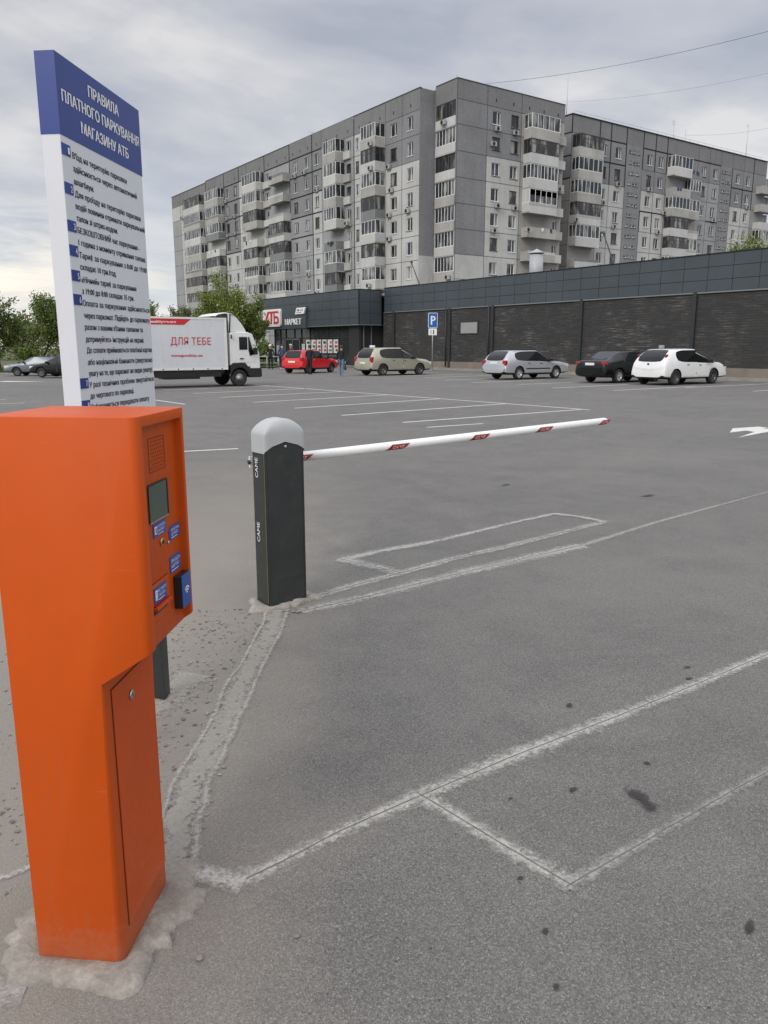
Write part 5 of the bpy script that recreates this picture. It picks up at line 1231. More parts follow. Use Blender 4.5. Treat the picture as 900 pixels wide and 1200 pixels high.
# black sedan
L, w_, H, b_ = 4.62, .885, 1.46, .97
h = w_
st4 = [(-.03, .36, h * .93, .66, h * .93, .78, h * .86, .82), (.05, .27, h * .98, .86, h * .93, .98, h * .80, 1.02), (.30, .25, h * .99, .94, h * .95, 1.03, h * .78, 1.07), (.62, .24, h, b_, h * .96, 1.05, h * .78, 1.10),
       (1.28, .22, h, b_, h * .975, H - .11, h * .72, H - .04), (1.42, .22, h, b_, h * .98, H - .085, h * .73, H - .015), (2.1, .22, h, b_ - .01, h * .985, H - .055, h * .74, H), (2.30, .22, h, b_ - .02, h * .985, H - .06, h * .74, H), (2.37, .22, h, b_ - .02, h * .985, H - .06, h * .74, H),
       (2.70, .22, h, b_ - .03, h * .985, H - .12, h * .72, H - .04), (3.45, .22, h, b_ - .07, h * .975, b_ - .03, h * .85, b_ + .0), (3.58, .22, h, .88, h * .96, .90, h * .84, .94), (4.15, .23, h * 1.0, .80, h * .98, .87, h * .82, .92), (L - .14, .25, h * .99, .66, h * .96, .80, h * .82, .86), (L + .0, .27, h * .96, .54, h * .95, .70, h * .82, .76), (L + .05, .30, h * .92, .48, h * .91, .64, h * .80, .70)]
GS = ['', '', '', 'r', 's', 's', 's', 's', 's', 'sw', '', '', '', '', '']
P4 = dict(st=st4, glass=GS, w=w_, wheels=(1.02, 3.70), bits=bits(L, w_, b_, H, .80, (.82, .96)), spokes=7)
car('parked_sedan', 'glossy black sedan partly hidden behind the white hatchback', place((29.38, 23.22), 0, 1.02, .86), R(0), P4, 'car_black', 'alloy')
# red hatchback
L, w_, H, b_ = 3.92, .84, 1.44, .93
P5 = dict(st=stations_wagon(L, w_, H, b_, .84, 0, 0, .34, .745, .52), glass=GW, w=w_, wheels=(.66, 3.14), bits=bits(L, w_, b_, H, .66, (.76, .99)))
car('parked_hatchback', 'bright red hatchback standing in front of the supermarket entrance', place((24.44, 42.98), 24, .66, .82), R(24), P5, 'car_red', 'alloy_dark', wheel_r=.30)
# grey sedan and dark car far left
P6 = dict(P4); P6['bits'] = bits(L := 4.62, .885, .97, 1.46, .80, (.82, .96))
hx_, hy_ = cw(-23.6, 59.6)
car('parked_sedan', 'grey blue sedan parked by the trees at the far left, facing left', (hx_, hy_), R(180) - CAM_YAW + R(3), P6, 'car_grey', 'alloy_dark')
P7 = dict(P1); P7['bits'] = bits(4.45, .90, .98, 1.60, .66, (.74, 1.06))
hx_, hy_ = cw(-19.9, 54.3)
car('parked_suv', 'dark car half hidden behind the rules board, next to the grey sedan', (hx_, hy_), R(180) - CAM_YAW + R(-12), P7, 'car_black', 'alloy_dark', wheel_r=.33)

# delivery truck
trk = thing('delivery_truck', 'white box delivery truck with red lettering and a roof deflector, facing right', 'truck', (9.0, 30.45, 0))
def tb(name, mb, parent=trk, bev=0, seg=2):
    o = mb.build(name, parent)
    if parent is trk: pass
    if bev: fixn(o); bevel(o, bev, seg)
    return o
# local: x along the truck (0 = box rear), y 0 (near side) .. 2.1, z up
mb = MB(); mb.box((0, 0, .74), (4.48, 2.08, 2.75), M['truck_box']); tb('cargo_box', mb, bev=.02)
mb = MB()
for z0, z1 in ((.70, .79), (2.70, 2.775)): mb.box((-.01, -.012, z0), (4.49, .0, z1), M['truck_white'])
for x in [.56 * i for i in range(9)]: mb.box((x - .008, -.006, .79), (x + .008, -.0005, 2.70), M['truck_white'])
for x in (0, 4.40): mb.box((x - .012, -.014, .70), (x + .085, -.001, 2.77), M['truck_white'])
for i in range(7): mb.tube([(.5 + i * .62, -.02, .745), (.5 + i * .62, -.013, .745)], .03, M['tail'], 8)
tb('box_trim', mb)
mb = MB(); mb.box((.0, .55, .50), (5.4, .66, .69), M['black']); mb.box((.0, 1.42, .50), (5.4, 1.53, .69), M['black']); mb.box((1.9, .12, .34), (3.3, .5, .66), M['dark_metal']); mb.box((.2, .2, .56), (4.4, 1.9, .70), M['black']); mb.box((1.4, .05, .42), (4.2, .08, .66), M['black']); mb.box((2.2, 1.5, .30), (3.2, 1.95, .62), M['dark_metal']); tb('chassis', mb)
mb = MB(); mb.add([(0, -.007, 2.47), (2.68, -.007, 2.47), (2.98, -.007, 2.695), (0, -.007, 2.695)], [(0, 1, 2, 3)], M['red_print']); add_text(mb, 'Доставка майбутнього', .55, 2.36, 2.535, .085, M['white'], Matrix.Translation((0, -.008, 0)), bold=.004)
add_text(mb, 'ДЛЯ ТЕБЕ', 2.10, 3.79, 1.70, .28, M['red_print'], Matrix.Translation((0, -.014, 0)))
add_text(mb, 'novaposhta.ua', 2.11, 3.40, 1.235, .105, M['red_print'], Matrix.Translation((0, -.008, 0)), bold=.008); tb('lettering', mb)
# cab: side profile extruded, wheel arch cut
cp = [(4.62, .78), (4.62, 2.16), (4.70, 2.21), (5.45, 2.21), (5.66, 2.14), (5.88, 1.52), (5.96, 1.36), (5.98, .72), (5.52, .72), (5.52, .80)]
mb = MB(); mb.prism(cp, .03, 2.03, M['truck_white']); cab = tb('cab', mb, bev=.055, seg=3)
mb = MB(); mb.prism([(4.60, .50), (4.60, .86), (4.72, .97), (5.28, .97), (5.46, .74), (6.02, .74), (6.04, .42), (5.98, .36), (5.5, .36), (5.5, .42)], .0, 2.06, M['black']); bp = mb.build('bumper', trk); fixn(bp)
c = MB(); c.lathe([(.40, 0), (.40, 2.4)], M['black'], 28, Matrix.Translation((5.02, -.1, .37)) @ Matrix.Rotation(R(-90), 4, 'X'), False); cut(bp, c.build('cutter', trk)); bevel(bp, .02, 2)
def flatp(name, pts, y, mat, parent, th=.012):
    mb = MB(); mb.prism(pts, y - th, y, M[mat]); q = mb.build(name, parent); fixn(q); bevel(q, .008, 2); return q
for y, th in ((.029, .012), (2.043, .012)):
    dr_ = flatp('cab_door', [(4.98, .99), (4.98, 2.08), (5.47, 2.08), (5.70, 1.42), (5.76, 1.0)], y, 'truck_white', trk)
    flatp('side_window', [(5.03, 1.50), (5.03, 2.02), (5.40, 2.02), (5.40, 1.50)], y - .0125 if y < 1 else y + .012, 'car_glass', dr_)
    flatp('quarter_window', [(5.44, 1.46), (5.44, 2.02), (5.49, 2.02), (5.69, 1.30), (5.50, 1.25)], y - .0125 if y < 1 else y + .012, 'car_glass', dr_)
    yy = -.006 if y < 1 else 2.066
    mb = MB(); mb.box((5.04, yy - .012, 1.12), (5.20, yy + .015, 1.16), M['black']); mb.build('door_handle', dr_)
    mb = MB(); mb.box((4.66, yy - .05, 1.95), (4.69, yy + .03, 2.1), M['black']); mb.build('grab_handle', trk)
    sg = -1 if y < 1 else 1; yo = 0 if y < 1 else 2.06
    mb = MB(); mb.box((5.62, yo + sg * .06, 1.30), (5.76, yo + sg * .20, 1.58), M['black']); mb.tube([(5.66, yo, 1.70), (5.70, yo + sg * .12, 1.66), (5.70, yo + sg * .13, 1.56)], .015, M['black'], 6); mb.build('side_mirror', trk)
mb = MB(); T = Matrix.Translation((0, 0, 0)); mb.add([(5.668, .2, 2.10), (5.668, 1.86, 2.10), (5.884, 1.9, 1.50), (5.884, .16, 1.50)], [(0, 1, 2, 3), (3, 2, 1, 0)], M['car_glass'], Matrix.Translation((.004, 0, .003))); mb.build('windshield', trk)
mb = MB(); mb.box((5.975, .2, .78), (5.99, .5, .92), M['tail_clear']); mb.build('headlight', trk); mb = MB(); mb.box((5.975, 1.56, .78), (5.99, 1.86, .92), M['tail_clear']); mb.build('headlight', trk)
# roof deflector: curved shell with side cheeks
mb = MB(); prof = [(4.05, 2.86), (4.22, 2.95), (4.50, 3.00), (4.78, 2.96), (5.02, 2.80), (5.22, 2.58), (5.36, 2.36), (5.42, 2.235)]
k = len(prof); vs = []; 
for y in (.14, .18, 1.88, 1.92): vs += [(x, y, z - (.03 if y in (.14, 1.92) else 0)) for x, z in prof]
fs = [(a * k + i, a * k + i + 1, (a + 1) * k + i + 1, (a + 1) * k + i) for a in range(3) for i in range(k - 1)]
mb.add(vs, fs, M['truck_white'], None, True)
mb.add([(x, .14, z - .03) for x, z in prof[4:]] + [(4.62, .14, 2.235), (4.62, .14, 2.95)], [(0, 1, 2, 3, 4, 5)], M['truck_white']); mb.add([(x, 1.92, z - .03) for x, z in prof[4:]] + [(4.62, 1.92, 2.235), (4.62, 1.92, 2.95)], [(0, 1, 2, 3, 4, 5)], M['truck_white'])
df = mb.build('roof_deflector', trk); m = df.modifiers.new('s', 'SOLIDIFY'); m.thickness = .015; apply_mods(df)
mb = MB(); mb.tube([(4.66, .12, 2.22), (4.72, .12, 2.95)], .028, M['black'], 6); mb.tube([(4.66, 1.94, 2.22), (4.72, 1.94, 2.95)], .028, M['black'], 6); mb.tube([(4.15, .14, 2.80), (4.15, 1.92, 2.80)], .02, M['black'], 6); mb.build('deflector_bracket', df)
for x, dual in ((5.02, 0), (1.02, 1)):
    for s_ in (0, 1):
        yy = .06 if s_ == 0 else 2.02; W = Matrix.Translation((x, yy, .345)) @ Matrix.Rotation(R(90 if s_ == 0 else -90), 4, 'X'); rr = .345
        mb = MB(); mb.lathe([(rr * .55, -.24), (rr * .96, -.24), (rr, -.2), (rr, -.04), (rr * .95, 0), (rr * .62, .004), (rr * .60, -.03)], M['rubber'], 28, W); wh = mb.build('wheel', trk)
        mb = MB(); mb.lathe([(rr * .60, -.02), (rr * .54, -.03), (rr * .44, -.09), (rr * .22, -.06), (rr * .2, .0), (0, .005)], M['galv'], 22, W)
        for q in range(8): mb.lathe([(rr * .035, -.07), (rr * .035, -.045), (0, -.044)], M['black'], 6, W @ Matrix.Translation((rr * .33 * math.cos(q * .785), rr * .33 * math.sin(q * .785), 0)))
        mb.build('rim', wh)

# ------------------------------------------------------------------ people
def seg_tubes(mb, pts, rad, mat, n=8): mb.tube(pts, rad, mat, n)
def person(label, loc, heading, cl, h=1.75, stride=.0, lean=0, arms=((.0, .1), (.0, .1)), hair='hair', hold=None, mask=False, group='people near the entrance'):
    """one continuous skinned body; materials follow the nearest bone. +x is forward, +y the person's left"""
    root = thing('person', label, 'person', (loc[0], loc[1], gz(*loc) + (loc[2] if len(loc) > 2 else 0)), heading, group)
    k = h / 1.75; J = {}
    def j(n_, x, y, z, r_): J[n_] = (Vector((x, y, z)) * k, r_ * k)
    lf = lambda z: lean * max(0, z - .9)
    j('pel', lf(.95), 0, .95, .125); j('wai', lf(1.08), 0, 1.10, .125); j('che', lf(1.3), 0, 1.30, .150); j('neck', lf(1.46) + .01, 0, 1.47, .055); j('hd0', lf(1.55) + .025, 0, 1.57, .075); j('hd1', lf(1.66) + .03, 0, 1.67, .088)
    for s_, nm in ((1, 'l'), (-1, 'r')):
        st_ = stride * s_
        j('hip' + nm, 0, .095 * s_, .90, .095); j('kn' + nm, st_ * .5 + .03, .10 * s_, .50, .062); j('an' + nm, st_ * .95 - .02, .105 * s_, .10, .042); j('to' + nm, st_ * .95 + .14, .12 * s_, .045, .038)
        fwd, out = arms[0 if s_ == 1 else 1]
        j('sh' + nm, lf(1.4), .19 * s_, 1.41, .062); j('el' + nm, lf(1.15) + fwd * .35, (.24 + out) * s_, 1.13, .046); j('wr' + nm, lf(1.0) + fwd, (.23 + out * .8) * s_, .90 + fwd * .55, .032); j('pa' + nm, lf(1) + fwd * 1.12, (.23 + out * .75) * s_, .83 + fwd * .68, .036)
    E = [('pel', 'wai', 'top'), ('wai', 'che', 'top'), ('che', 'neck', 'top'), ('neck', 'hd0', 'skin'), ('hd0', 'hd1', 'skin')]
    for nm in 'lr': E += [('pel', 'hip' + nm, 'leg'), ('hip' + nm, 'kn' + nm, 'leg'), ('kn' + nm, 'an' + nm, 'leg'), ('an' + nm, 'to' + nm, 'shoe'), ('che', 'sh' + nm, 'top'), ('sh' + nm, 'el' + nm, 'top'), ('el' + nm, 'wr' + nm, 'top'), ('wr' + nm, 'pa' + nm, 'skin')]
    keys = list(J); me = bpy.data.meshes.new('body'); me.from_pydata([J[q][0] for q in keys], [(keys.index(a), keys.index(b)) for a, b, _ in E], [])
    o = link('body', me, root); m = o.modifiers.new('skin', 'SKIN'); m.use_smooth_shade = True
    sk = me.skin_vertices[0].data
    for i, q in enumerate(keys): sk[i].radius = (J[q][1], J[q][1]); sk[i].use_root = (q == 'pel')
    s2 = o.modifiers.new('sub', 'SUBSURF'); s2.levels = 2; s2.render_levels = 2; apply_mods(o)
    mats = {'top': M[cl[0]], 'leg': M[cl[1]], 'skin': M['skin'], 'shoe': M[cl[2]]}; ks = list(mats); o.data.materials.clear()
    for q in ks: o.data.materials.append(mats[q])
    for p in o.data.polygons:
        c_ = p.center; best = None
        for a, b, t in E:
            A, B = J[a][0], J[b][0]; d = B - A; u = max(0, min(1, (c_ - A).dot(d) / d.length_squared)); dist = (c_ - A - d * u).length - (J[a][1] * (1 - u) + J[b][1] * u)
            if best is None or dist < best[0]: best = (dist, t)
        p.material_index = ks.index(best[1]); p.use_smooth = True
    # five fingers on each hand and the face, joined into the body mesh
    mb = MB()
    for nm, s_ in (('l', 1), ('r', -1)):
        w0 = J['wr' + nm][0]; p0 = J['pa' + nm][0]; d = (p0 - w0).normalized(); side = Vector((1, 0, 0)) - d * d.x; side.normalize(); cur = Vector((0, -s_, 0))
        for q in range(4):
            b0 = p0 + side * (.024 - .016 * q) * k; ln = (.075, .085, .08, .06)[q] * k
            mb.tube([b0 - d * .01, b0 + d * ln * .55, b0 + d * ln * .9 + cur * ln * .35], [.0095 * k, .0085 * k, .007 * k], M['skin'], 6)
        mb.tube([p0 - d * .03 + side * .025 * k, p0 + side * .05 * k + d * .005, p0 + side * .052 * k + d * .035], [.011 * k, .0095 * k, .008 * k], M['skin'], 6)
    hc = J['hd0'][0].lerp(J['hd1'][0], .5); 
    mb.tube([hc + Vector((.075, 0, .02)) * k, hc + Vector((.105, 0, -.015)) * k, hc + Vector((.085, 0, -.025)) * k], [.008 * k, .014 * k, .01 * k], M['skin'], 6)
    for s_ in (-1, 1):
        mb.tube([hc + Vector((.083, s_ * .030, .022)) * k, hc + Vector((.090, s_ * .030, .022)) * k], [.009 * k, .006 * k], M['black'], 6); mb.tube([hc + Vector((.0, s_ * .085, .02)) * k, hc + Vector((-.01, s_ * .097, .0)) * k, hc + Vector((.0, s_ * .085, -.03)) * k], .010 * k, M['skin'], 5)
    mb.box(tuple((hc + Vector((.078, -.024, -.055)) * k)), tuple((hc + Vector((.088, .024, -.047)) * k)), M['red_print'])
    f = mb.build('face_and_fingers', root)
    bm = bmesh.new(); bm.from_mesh(o.data); n0 = len(o.data.materials); bm2 = bmesh.new()
    for mt in f.data.materials: o.data.materials.append(mt)
    for p in f.data.polygons: p.material_index += n0
    bm.from_mesh(f.data); bm.to_mesh(o.data); bm.free(); bpy.data.objects.remove(f)
    # hair or cap shell
    mb = MB(); rows = 7; n = 18; vs = []
    for i in range(rows):
        th = R(8 + i * (96 / (rows - 1)))
        for q in range(n):
            a = 2 * math.pi * q / n; front = max(0, math.cos(a)); t2 = th * (1 - .34 * front * (i / (rows - 1)))
            vs.append(hc + Vector((math.sin(t2) * math.cos(a) * .108 - .012, math.sin(t2) * math.sin(a) * .098, math.cos(t2) * .125 + .028)) * k)
    mb.add(vs, [(i * n + q, i * n + (q + 1) % n, (i + 1) * n + (q + 1) % n, (i + 1) * n + q) for i in range(rows - 1) for q in range(n)] + [tuple(range(n))], M[hair], None, True); hr = mb.build('hair' if hair == 'hair' else 'cap', root)
    m = hr.modifiers.new('s', 'SOLIDIFY'); m.thickness = .012; apply_mods(hr)
    if mask:
        mb = MB(); mb.add([hc + Vector((.098 * math.cos(a), .095 * math.sin(a), z)) * k for z in (-.065, -.01) for a in [R(-60 + 15 * i) for i in range(9)]], [(i, i + 1, i + 10, i + 9) for i in range(8)], M['white'], None, True); mk = mb.build('face_mask', root)
        m = mk.modifiers.new('s', 'SOLIDIFY'); m.thickness = .006; apply_mods(mk)
    if hold:
        pr_ = J['pa' + hold[1]][0]; T = Matrix.Translation(pr_ + Vector((0, 0, -.26)))
        b = thing(hold[2], hold[3], 'bag', tuple(Vector(root.location) + Matrix.Rotation(heading, 3, 'Z') @ (pr_ + Vector((0, 0, -.03)))), heading)
        mb = MB(); vs = []; n = 12
        for z, a_, b2 in ((-.36, .07, .04), (-.34, .11, .065), (-.22, .12, .075), (-.10, .10, .05), (-.03, .05, .02), (.01, .015, .01)):
            for q in range(n): t = 2 * math.pi * q / n; vs.append((a_ * math.cos(t) * (1 + .1 * math.sin(3 * t + z * 20)), b2 * math.sin(t), z))
        mb.add(vs, [(i * n + q, i * n + (q + 1) % n, (i + 1) * n + (q + 1) % n, (i + 1) * n + q) for i in range(5) for q in range(n)] + [tuple(range(n - 1, -1, -1))], M[hold[0]], None, True); mb.build('bag_body', b)
        mb = MB(); mb.tube([(-.02, 0, .0), (-.015, 0, .05), (.015, 0, .05), (.02, 0, .0)], .005, M[hold[0]], 5); mb.build('bag_handle', b)
    return root
def facing(az): return R(90) - CAM_YAW - R(az)       # az: 0 = away from the camera, 90 = to the right
X_, Y_ = 23.12, 40.56
person('person in black clothes standing beside the red hatchback, facing it', (X_, Y_), facing(20), ('cloth_black', 'cloth_black', 'cloth_black'), 1.72, .10, .05, ((.25, .05), (.12, .06)))
person('person in a black jacket and blue jeans walking towards the entrance', (23.55, 37.73), facing(12), ('cloth_black', 'jeans', 'shoe'), 1.70, .20, .04, ((.12, .04), (-.1, .04)), hold=('cloth_grey', 'r', 'shopping_bag', 'small dark bag held by the person in jeans'))
p3 = cw(-8.25, 57.5)
person('person in long black clothes with a white cap, by the railing left of the entrance', p3, facing(160), ('cloth_black', 'cloth_black', 'cloth_black'), 1.78, .04, 0, ((.1, .02), (.05, .02)), hair='white')
p4 = cw(-7.45, 58.0)
person('person in a blue jacket and white face mask holding a light blue bag', p4, facing(185), ('cloth_blue', 'cloth_black', 'shoe'), 1.80, .08, 0, ((.15, .02), (.06, .06)), hair='hair', mask=True, hold=('bag', 'r', 'plastic_bag', 'light blue plastic bag held by the person in the mask'))
p5 = cw(-7.0, 59.6)
person('person in a grey jacket and pale cap just behind the person in the mask', p5, facing(200), ('cloth_grey', 'cloth_black', 'cloth_black'), 1.82, .03, 0, ((.1, .02), (.05, .02)), hair='poster')

# ------------------------------------------------------------------ signs, lamps, railing, antennas, cables
ps = thing('parking_sign', 'blue parking sign with white plate on a thin post by the brick wall', 'road sign', (*cw(3.36, 55.0), 0), -CAM_YAW + R(8))
mb = MB(); mb.tube([(0, .02, 0), (0, .02, 3.85)], .035, M['galv'], 10); mb.build('post', ps)
mb = MB(); rrect(mb, -.33, .33, 2.92, 3.92, .07, -.012, .012, M['white'], Matrix.Identity(4)); rrect(mb, -.30, .30, 2.95, 3.89, .06, .012, .016, M['sign_blue'], Matrix.Identity(4)); add_text(mb, 'P', -.13, .17, 3.12, .60, M['white'], Matrix.Identity(4), bold=.018, off=.019); mb.build('sign_plate', ps)
mb = MB(); mb.box((-.29, -.012, 2.42), (.29, .012, 2.87), M['poster'] if False else M['white']); mb.box((-.14, -.016, 2.50), (-.10, -.0125, 2.76), M['ink']); mb.box((.03, -.016, 2.48), (.10, -.0125, 2.78), M['ink']); mb.build('lower_plate', ps)
mb = MB(); mb.tube([(0, .02, .0), (0, .02, .06)], .12, M['kerb'], 12); mb.build('post_base', ps)
def lamp(label, x, y, base, top, hx, hy, hz):
    r_ = thing('street_lamp', label, 'street lamp', (x, y, 0), 0, 'street lamps behind the supermarket')
    mb = MB(); mb.tube([(0, 0, 0), (0, 0, base), (hx, hy, hz - .05)], [.11, .075, .04], M['dark_metal'], 8); mb.build('pole', r_)
    mb = MB(); mb.tube([(hx - .05, hy - .1, hz - .12), (hx, hy, hz), (hx + .1, hy + .18, hz + .12), (hx + .1, hy + .3, hz + .14)], [.05, .13, .15, .06], M['dark_metal'], 10); hd = mb.build('lamp_head', r_)
    mb = MB(); mb.tube([(hx - .04, hy + .05, hz - .16), (hx + .04, hy + .14, hz - .05)], [.10, .12], M['tail_clear'], 10); mb.build('lamp_glass', hd)
lamp('dark street lamp with a leaning arm in front of the corner balconies', 55.0, 71.2, 8.0, 0, 0, 1.75, 10.9)
lamp('dark street lamp with a leaning arm in front of the farther block', 55.0, 44.6, 8.2, 0, .0, 1.35, 11.0)
def railing(label, pa, pb, n_, h):
    a, b = Vector(pa), Vector(pb); r_ = thing('metal_railing', label, 'railing', (a.x, a.y, gz(a.x, a.y)))
    d = (b - a); 
    for z in (h, h * .5):
        mb = MB(); mb.tube([(0, 0, z), (d.x, d.y, z)], .03, M['galv'], 6); mb.build('rail', r_)
    for i in range(n_):
        q = d * (i / (n_ - 1)); mb = MB(); mb.tube([(q.x, q.y, -.1), (q.x, q.y, h)], .03, M['galv'], 6); mb.build('railing_post', r_)
railing('low grey metal railing on the grass left of the supermarket entrance', cw(-11.6, 60.5), cw(-8.0, 60.0), 5, .95)
def antenna(label, x, y, z, h, arms_):
    r_ = thing('roof_antenna', label, 'antenna', (x, y, z)); mb = MB(); mb.tube([(0, 0, 0), (0, 0, h)], [.045, .03], M['galv'], 5); mb.build('mast', r_)
    if arms_:
        mb = MB()
        for i in range(arms_): mb.tube([(-.7 + .1 * i, .0, h - .25 - i * .25), (.7 - .1 * i, .3, h - .25 - i * .25)], .02, M['galv'], 4)
        mb.build('aerial', r_)
antenna('tall thin mast at the left end of the farther roof', 84.5, 78, 31.2, 5.2, 0)
antenna('television aerial on a mast near the middle of the farther roof', 110.6, 80, 31.2, 4.6, 3)
antenna('short thin mast right of the television aerial', 113.6, 80, 31.2, 3.6, 0)
antenna('tall mast with a crossbar at the right end of the farther roof', 127.4, 78, 31.2, 6.0, 1)
antenna('short aerial above the corner of the nearest block', 62.4, 74.5, 30.7, 1.3, 0)
antenna('small aerial on the middle of the long roof', 60.5, 104, 30.3, 1.6, 1)
antenna('small aerial on the long roof above the seam', 60.5, 83.5, 30.3, 1.4, 0)
def cable(label, a, b, sag, r_=.016):
    a, b = Vector(a), Vector(b); mb = MB(); pts = [a.lerp(b, i / 16) - Vector((0, 0, sag * 4 * (i / 16) * (1 - i / 16))) for i in range(17)]
    mb.tube(pts, r_, M['cloth_grey'], 4); o = mb.build('overhead_cable'); o['label'] = label; o['category'] = 'cable'; o['group'] = 'cables across the sky'
cable('thick overhead cable running from the nearest roof to the upper right', (66.0, 73.5, 31.4), (75.0, 43.5, 30.2), .6, .018)
cable('upper of the thin cables above the farther block', (84.6, 77.8, 33.5), (92, 52, 32.2), .6, .010)
cable('lower thin cable above the right end of the farther block', (113.6, 80, 34.0), (108, 60, 30.6), .5, .012)

# ------------------------------------------------------------------ trees
def tree(name, label, x, y, h, spread, leafm, nleaf, seed, trunk_r=.14, clear=.2, leaf=.16, extra=None, group=None, zb=None, upright=1.0):
    r_ = random.Random(seed); root = thing(name, label, 'tree' if h > 3 else 'bush', (x, y, (gz(x, y) + .05) if zb is None else zb), 0, group)
    mb = MB(); tips = []
    def grow(p, d, ln, rad, lev):
        pts = [p]; q = p.copy(); dd = d.copy(); n_ = 4
        for i in range(n_):
            dd = (dd + Vector((r_.uniform(-.22, .22), r_.uniform(-.22, .22), r_.uniform(-.02, .16) * upright))).normalized(); q = q + dd * ln / n_; pts.append(q.copy())
        mb.tube(pts, [rad * (1 - .55 * i / n_) for i in range(n_ + 1)], M['bark'], 6 if lev < 2 else 4, cap=False)
        if lev >= 3: tips.extend([(pts[i], lev) for i in range(1, n_ + 1)]); return
        if lev == 2: tips.extend([(pts[i], lev) for i in (2, 3, 4)])
        for k in range(r_.randint(3, 5) if lev else r_.randint(5, 8)):
            i = r_.randint(1 if lev else 1, n_); a = r_.uniform(0, 6.283); tilt = r_.uniform(.45, 1.05)
            side = Vector((math.cos(a), math.sin(a), 0)); nd = (dd * math.cos(tilt) + side * math.sin(tilt) * spread + Vector((0, 0, .25 * upright))).normalized()
            grow(pts[i], nd, ln * r_.uniform(.5, .72), rad * .5, lev + 1)
    grow(Vector((0, 0, -.1)), Vector((0, 0, 1)), h * .52, trunk_r, 0)
    zmax = max(t[0].z for t in tips); sc_ = h / zmax
    mb.v = [Vector((v.x * sc_, v.y * sc_, v.z * sc_)) for v in mb.v]; mb.build('trunk', root)
    cr = MB(); tp = [t[0] * sc_ for t in tips if t[0].z * sc_ > h * clear]
    for k in range(nleaf):
        c = r_.choice(tp) + Vector((r_.gauss(0, .22), r_.gauss(0, .22), r_.gauss(0, .2))) * (h / 7)
        if c.z < h * clear * .6: continue
        m_ = leafm if not (extra and r_.random() < extra[1]) else extra[0]
        s_ = leaf * r_.uniform(.6, 1.3); u = Vector((r_.gauss(0, 1), r_.gauss(0, 1), r_.gauss(0, 1))).normalized(); v_ = u.orthogonal().normalized(); w2 = u.cross(v_)
        cr.add([c - v_ * s_ * .5, c + w2 * s_ * .32, c + v_ * s_ * .5, c - w2 * s_ * .32], [(0, 1, 2, 3)], M[m_])
    cr.build('crown', root); return root
x, y = cw(-12.7, 71); tree('tree', 'large spring green tree between the truck and the apartment block', x, y, 7.9, .85, 'leaf_spring', 9500, 3, .16, .10, .17, ('blossom', .02), 'trees round the lot', upright=.9)
x, y = cw(-14.6, 71); tree('tree', 'loose spring green tree half hidden behind the truck cab roof', x, y, 6.2, .9, 'leaf_spring', 8000, 14, .14, .12, .20, ('blossom', .03), 'trees round the lot', upright=.8)
x, y = cw(-11.9, 71.5); tree('tree', 'smaller darker green tree beside the supermarket corner', x, y, 6.2, .7, 'leaf_dark', 8500, 5, .12, .05, .18, ('leaf_spring', .5), 'trees round the lot', upright=.8)
x, y = cw(-25.5, 88); tree('tree', 'green tree seen right of the rules board above the truck box', x, y, 7.6, 1.0, 'leaf_dark', 8000, 7, .14, .08, .22, ('leaf_spring', .3), 'trees round the lot', upright=.8)
x, y = cw(-22.6, 86); tree('tree', 'low green tree above the middle of the truck box', x, y, 6.2, 1.3, 'leaf_dark', 9000, 8, .14, .06, .20, ('leaf_brown', .3), 'trees round the lot', upright=.6)
x, y = cw(-34.0, 70); tree('tree', 'dense green tree at the far left edge', x, y, 7.3, 1.0, 'leaf_dark', 11000, 21, .16, .03, .19, ('leaf_spring', .25), 'trees round the lot')
x, y = cw(-31.0, 71); tree('tree', 'green tree with upright shoots behind the grey sedan', x, y, 6.6, 1.0, 'leaf_dark', 9000, 22, .14, .03, .18, ('leaf_spring', .3), 'trees round the lot', upright=1.3)
x, y = cw(-28.6, 74); tree('tree', 'sparse reddish leafed tree left of the rules board', x, y, 5.4, 1.1, 'leaf_brown', 5500, 23, .12, .05, .17, ('leaf_dark', .35), 'trees round the lot')
x, y = cw(-25.6, 73); tree('tree', 'sparse brownish tree half hidden by the rules board', x, y, 5.2, 1.2, 'leaf_brown', 5000, 24, .12, .03, .17, ('leaf_dark', .5), 'trees round the lot')
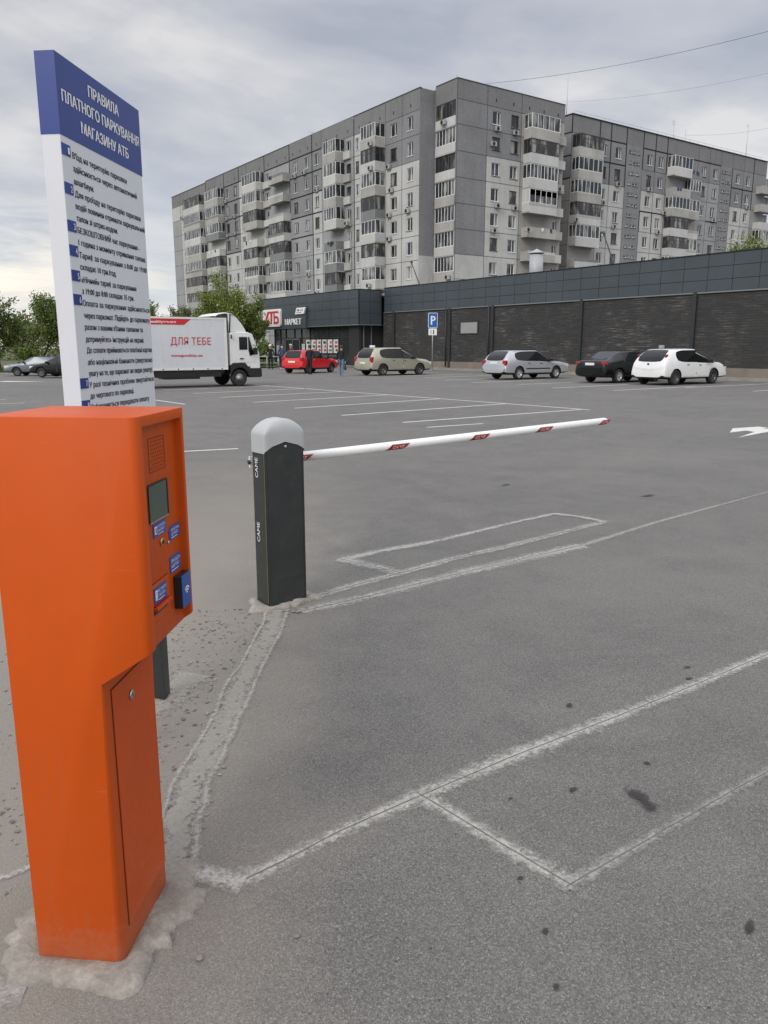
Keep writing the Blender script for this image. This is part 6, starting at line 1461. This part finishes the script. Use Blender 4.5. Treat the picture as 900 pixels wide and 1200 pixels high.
for i, (lat, f, h_, sd_, lb) in enumerate([(-33, 66.5, 2.3, 31, 'dark green bush at the left edge under the trees'), (-29.3, 66, 2.1, 32, 'green bush behind the hood of the grey sedan'), (-25.8, 67, 2.0, 33, 'green bush behind the roof of the grey sedan'), (-22, 68, 2.2, 34, 'green bush hidden by the rules board'), (-17.5, 70, 2.6, 35, 'green bush behind the truck box'), (-13.6, 67, 2.3, 36, 'green bush behind the truck cab'), (-10.3, 64.5, 2.2, 37, 'bright green bush behind the metal railing')]):
    x, y = cw(lat, f); tree('bush', lb, x, y, h_, 1.9, 'leaf_dark', 6000, sd_, .05, .0, .13, ('leaf_spring', .4), 'bushes under the trees', upright=.4)
for i, (lat, f, h_, sd_) in enumerate([(-38, 84, 6.5, 41), (-32, 92, 6.5, 42), (-40, 74, 7.5, 44), (-20.5, 96, 7.0, 45)]):
    x, y = cw(lat, f); tree('tree', ['far green tree behind the left edge trees', 'far green tree behind the reddish tree', 'green tree just outside the left edge', 'far tree between the rules board and the block'][i], x, y, h_, 1.2, 'leaf_dark', 8000, sd_, .14, .02, .26, ('leaf_brown', .3), 'trees round the lot', upright=.7)
tree('tree', 'tall green treetop showing above the supermarket roof at the right', 90.5, 53.0, 14.6, .7, 'leaf_spring', 7000, 51, .2, .3, .26, ('leaf_dark', .4), 'trees round the lot', upright=1.2)

r9 = random.Random(77); mb = MB()
for k in range(26000):
    lat = r9.uniform(-95, -30); f = r9.uniform(118, 150); x, y = cw(lat * f / 120, f)
    top = 6.5 + 2.6 * mnoise.noise(Vector((lat * .16, f * .05, 1))) + 1.2 * mnoise.noise(Vector((lat * .6, 3, 1)))
    c = Vector((x, y, -.6 + top * r9.random() ** .75)); s_ = r9.uniform(.25, .6); u = Vector((r9.gauss(0, 1), r9.gauss(0, 1), r9.gauss(0, 1))).normalized(); v_ = u.orthogonal().normalized(); w2 = u.cross(v_)
    mb.add([c - v_ * s_ * .5, c + w2 * s_ * .35, c + v_ * s_ * .5, c - w2 * s_ * .35], [(0, 1, 2, 3)], M['leaf_dark' if r9.random() < .75 else 'leaf_brown'])
o = mb.build('woodland'); o['kind'] = 'stuff'; o['label'] = 'far band of green woodland beyond the trees on the left'; o['category'] = 'woodland'
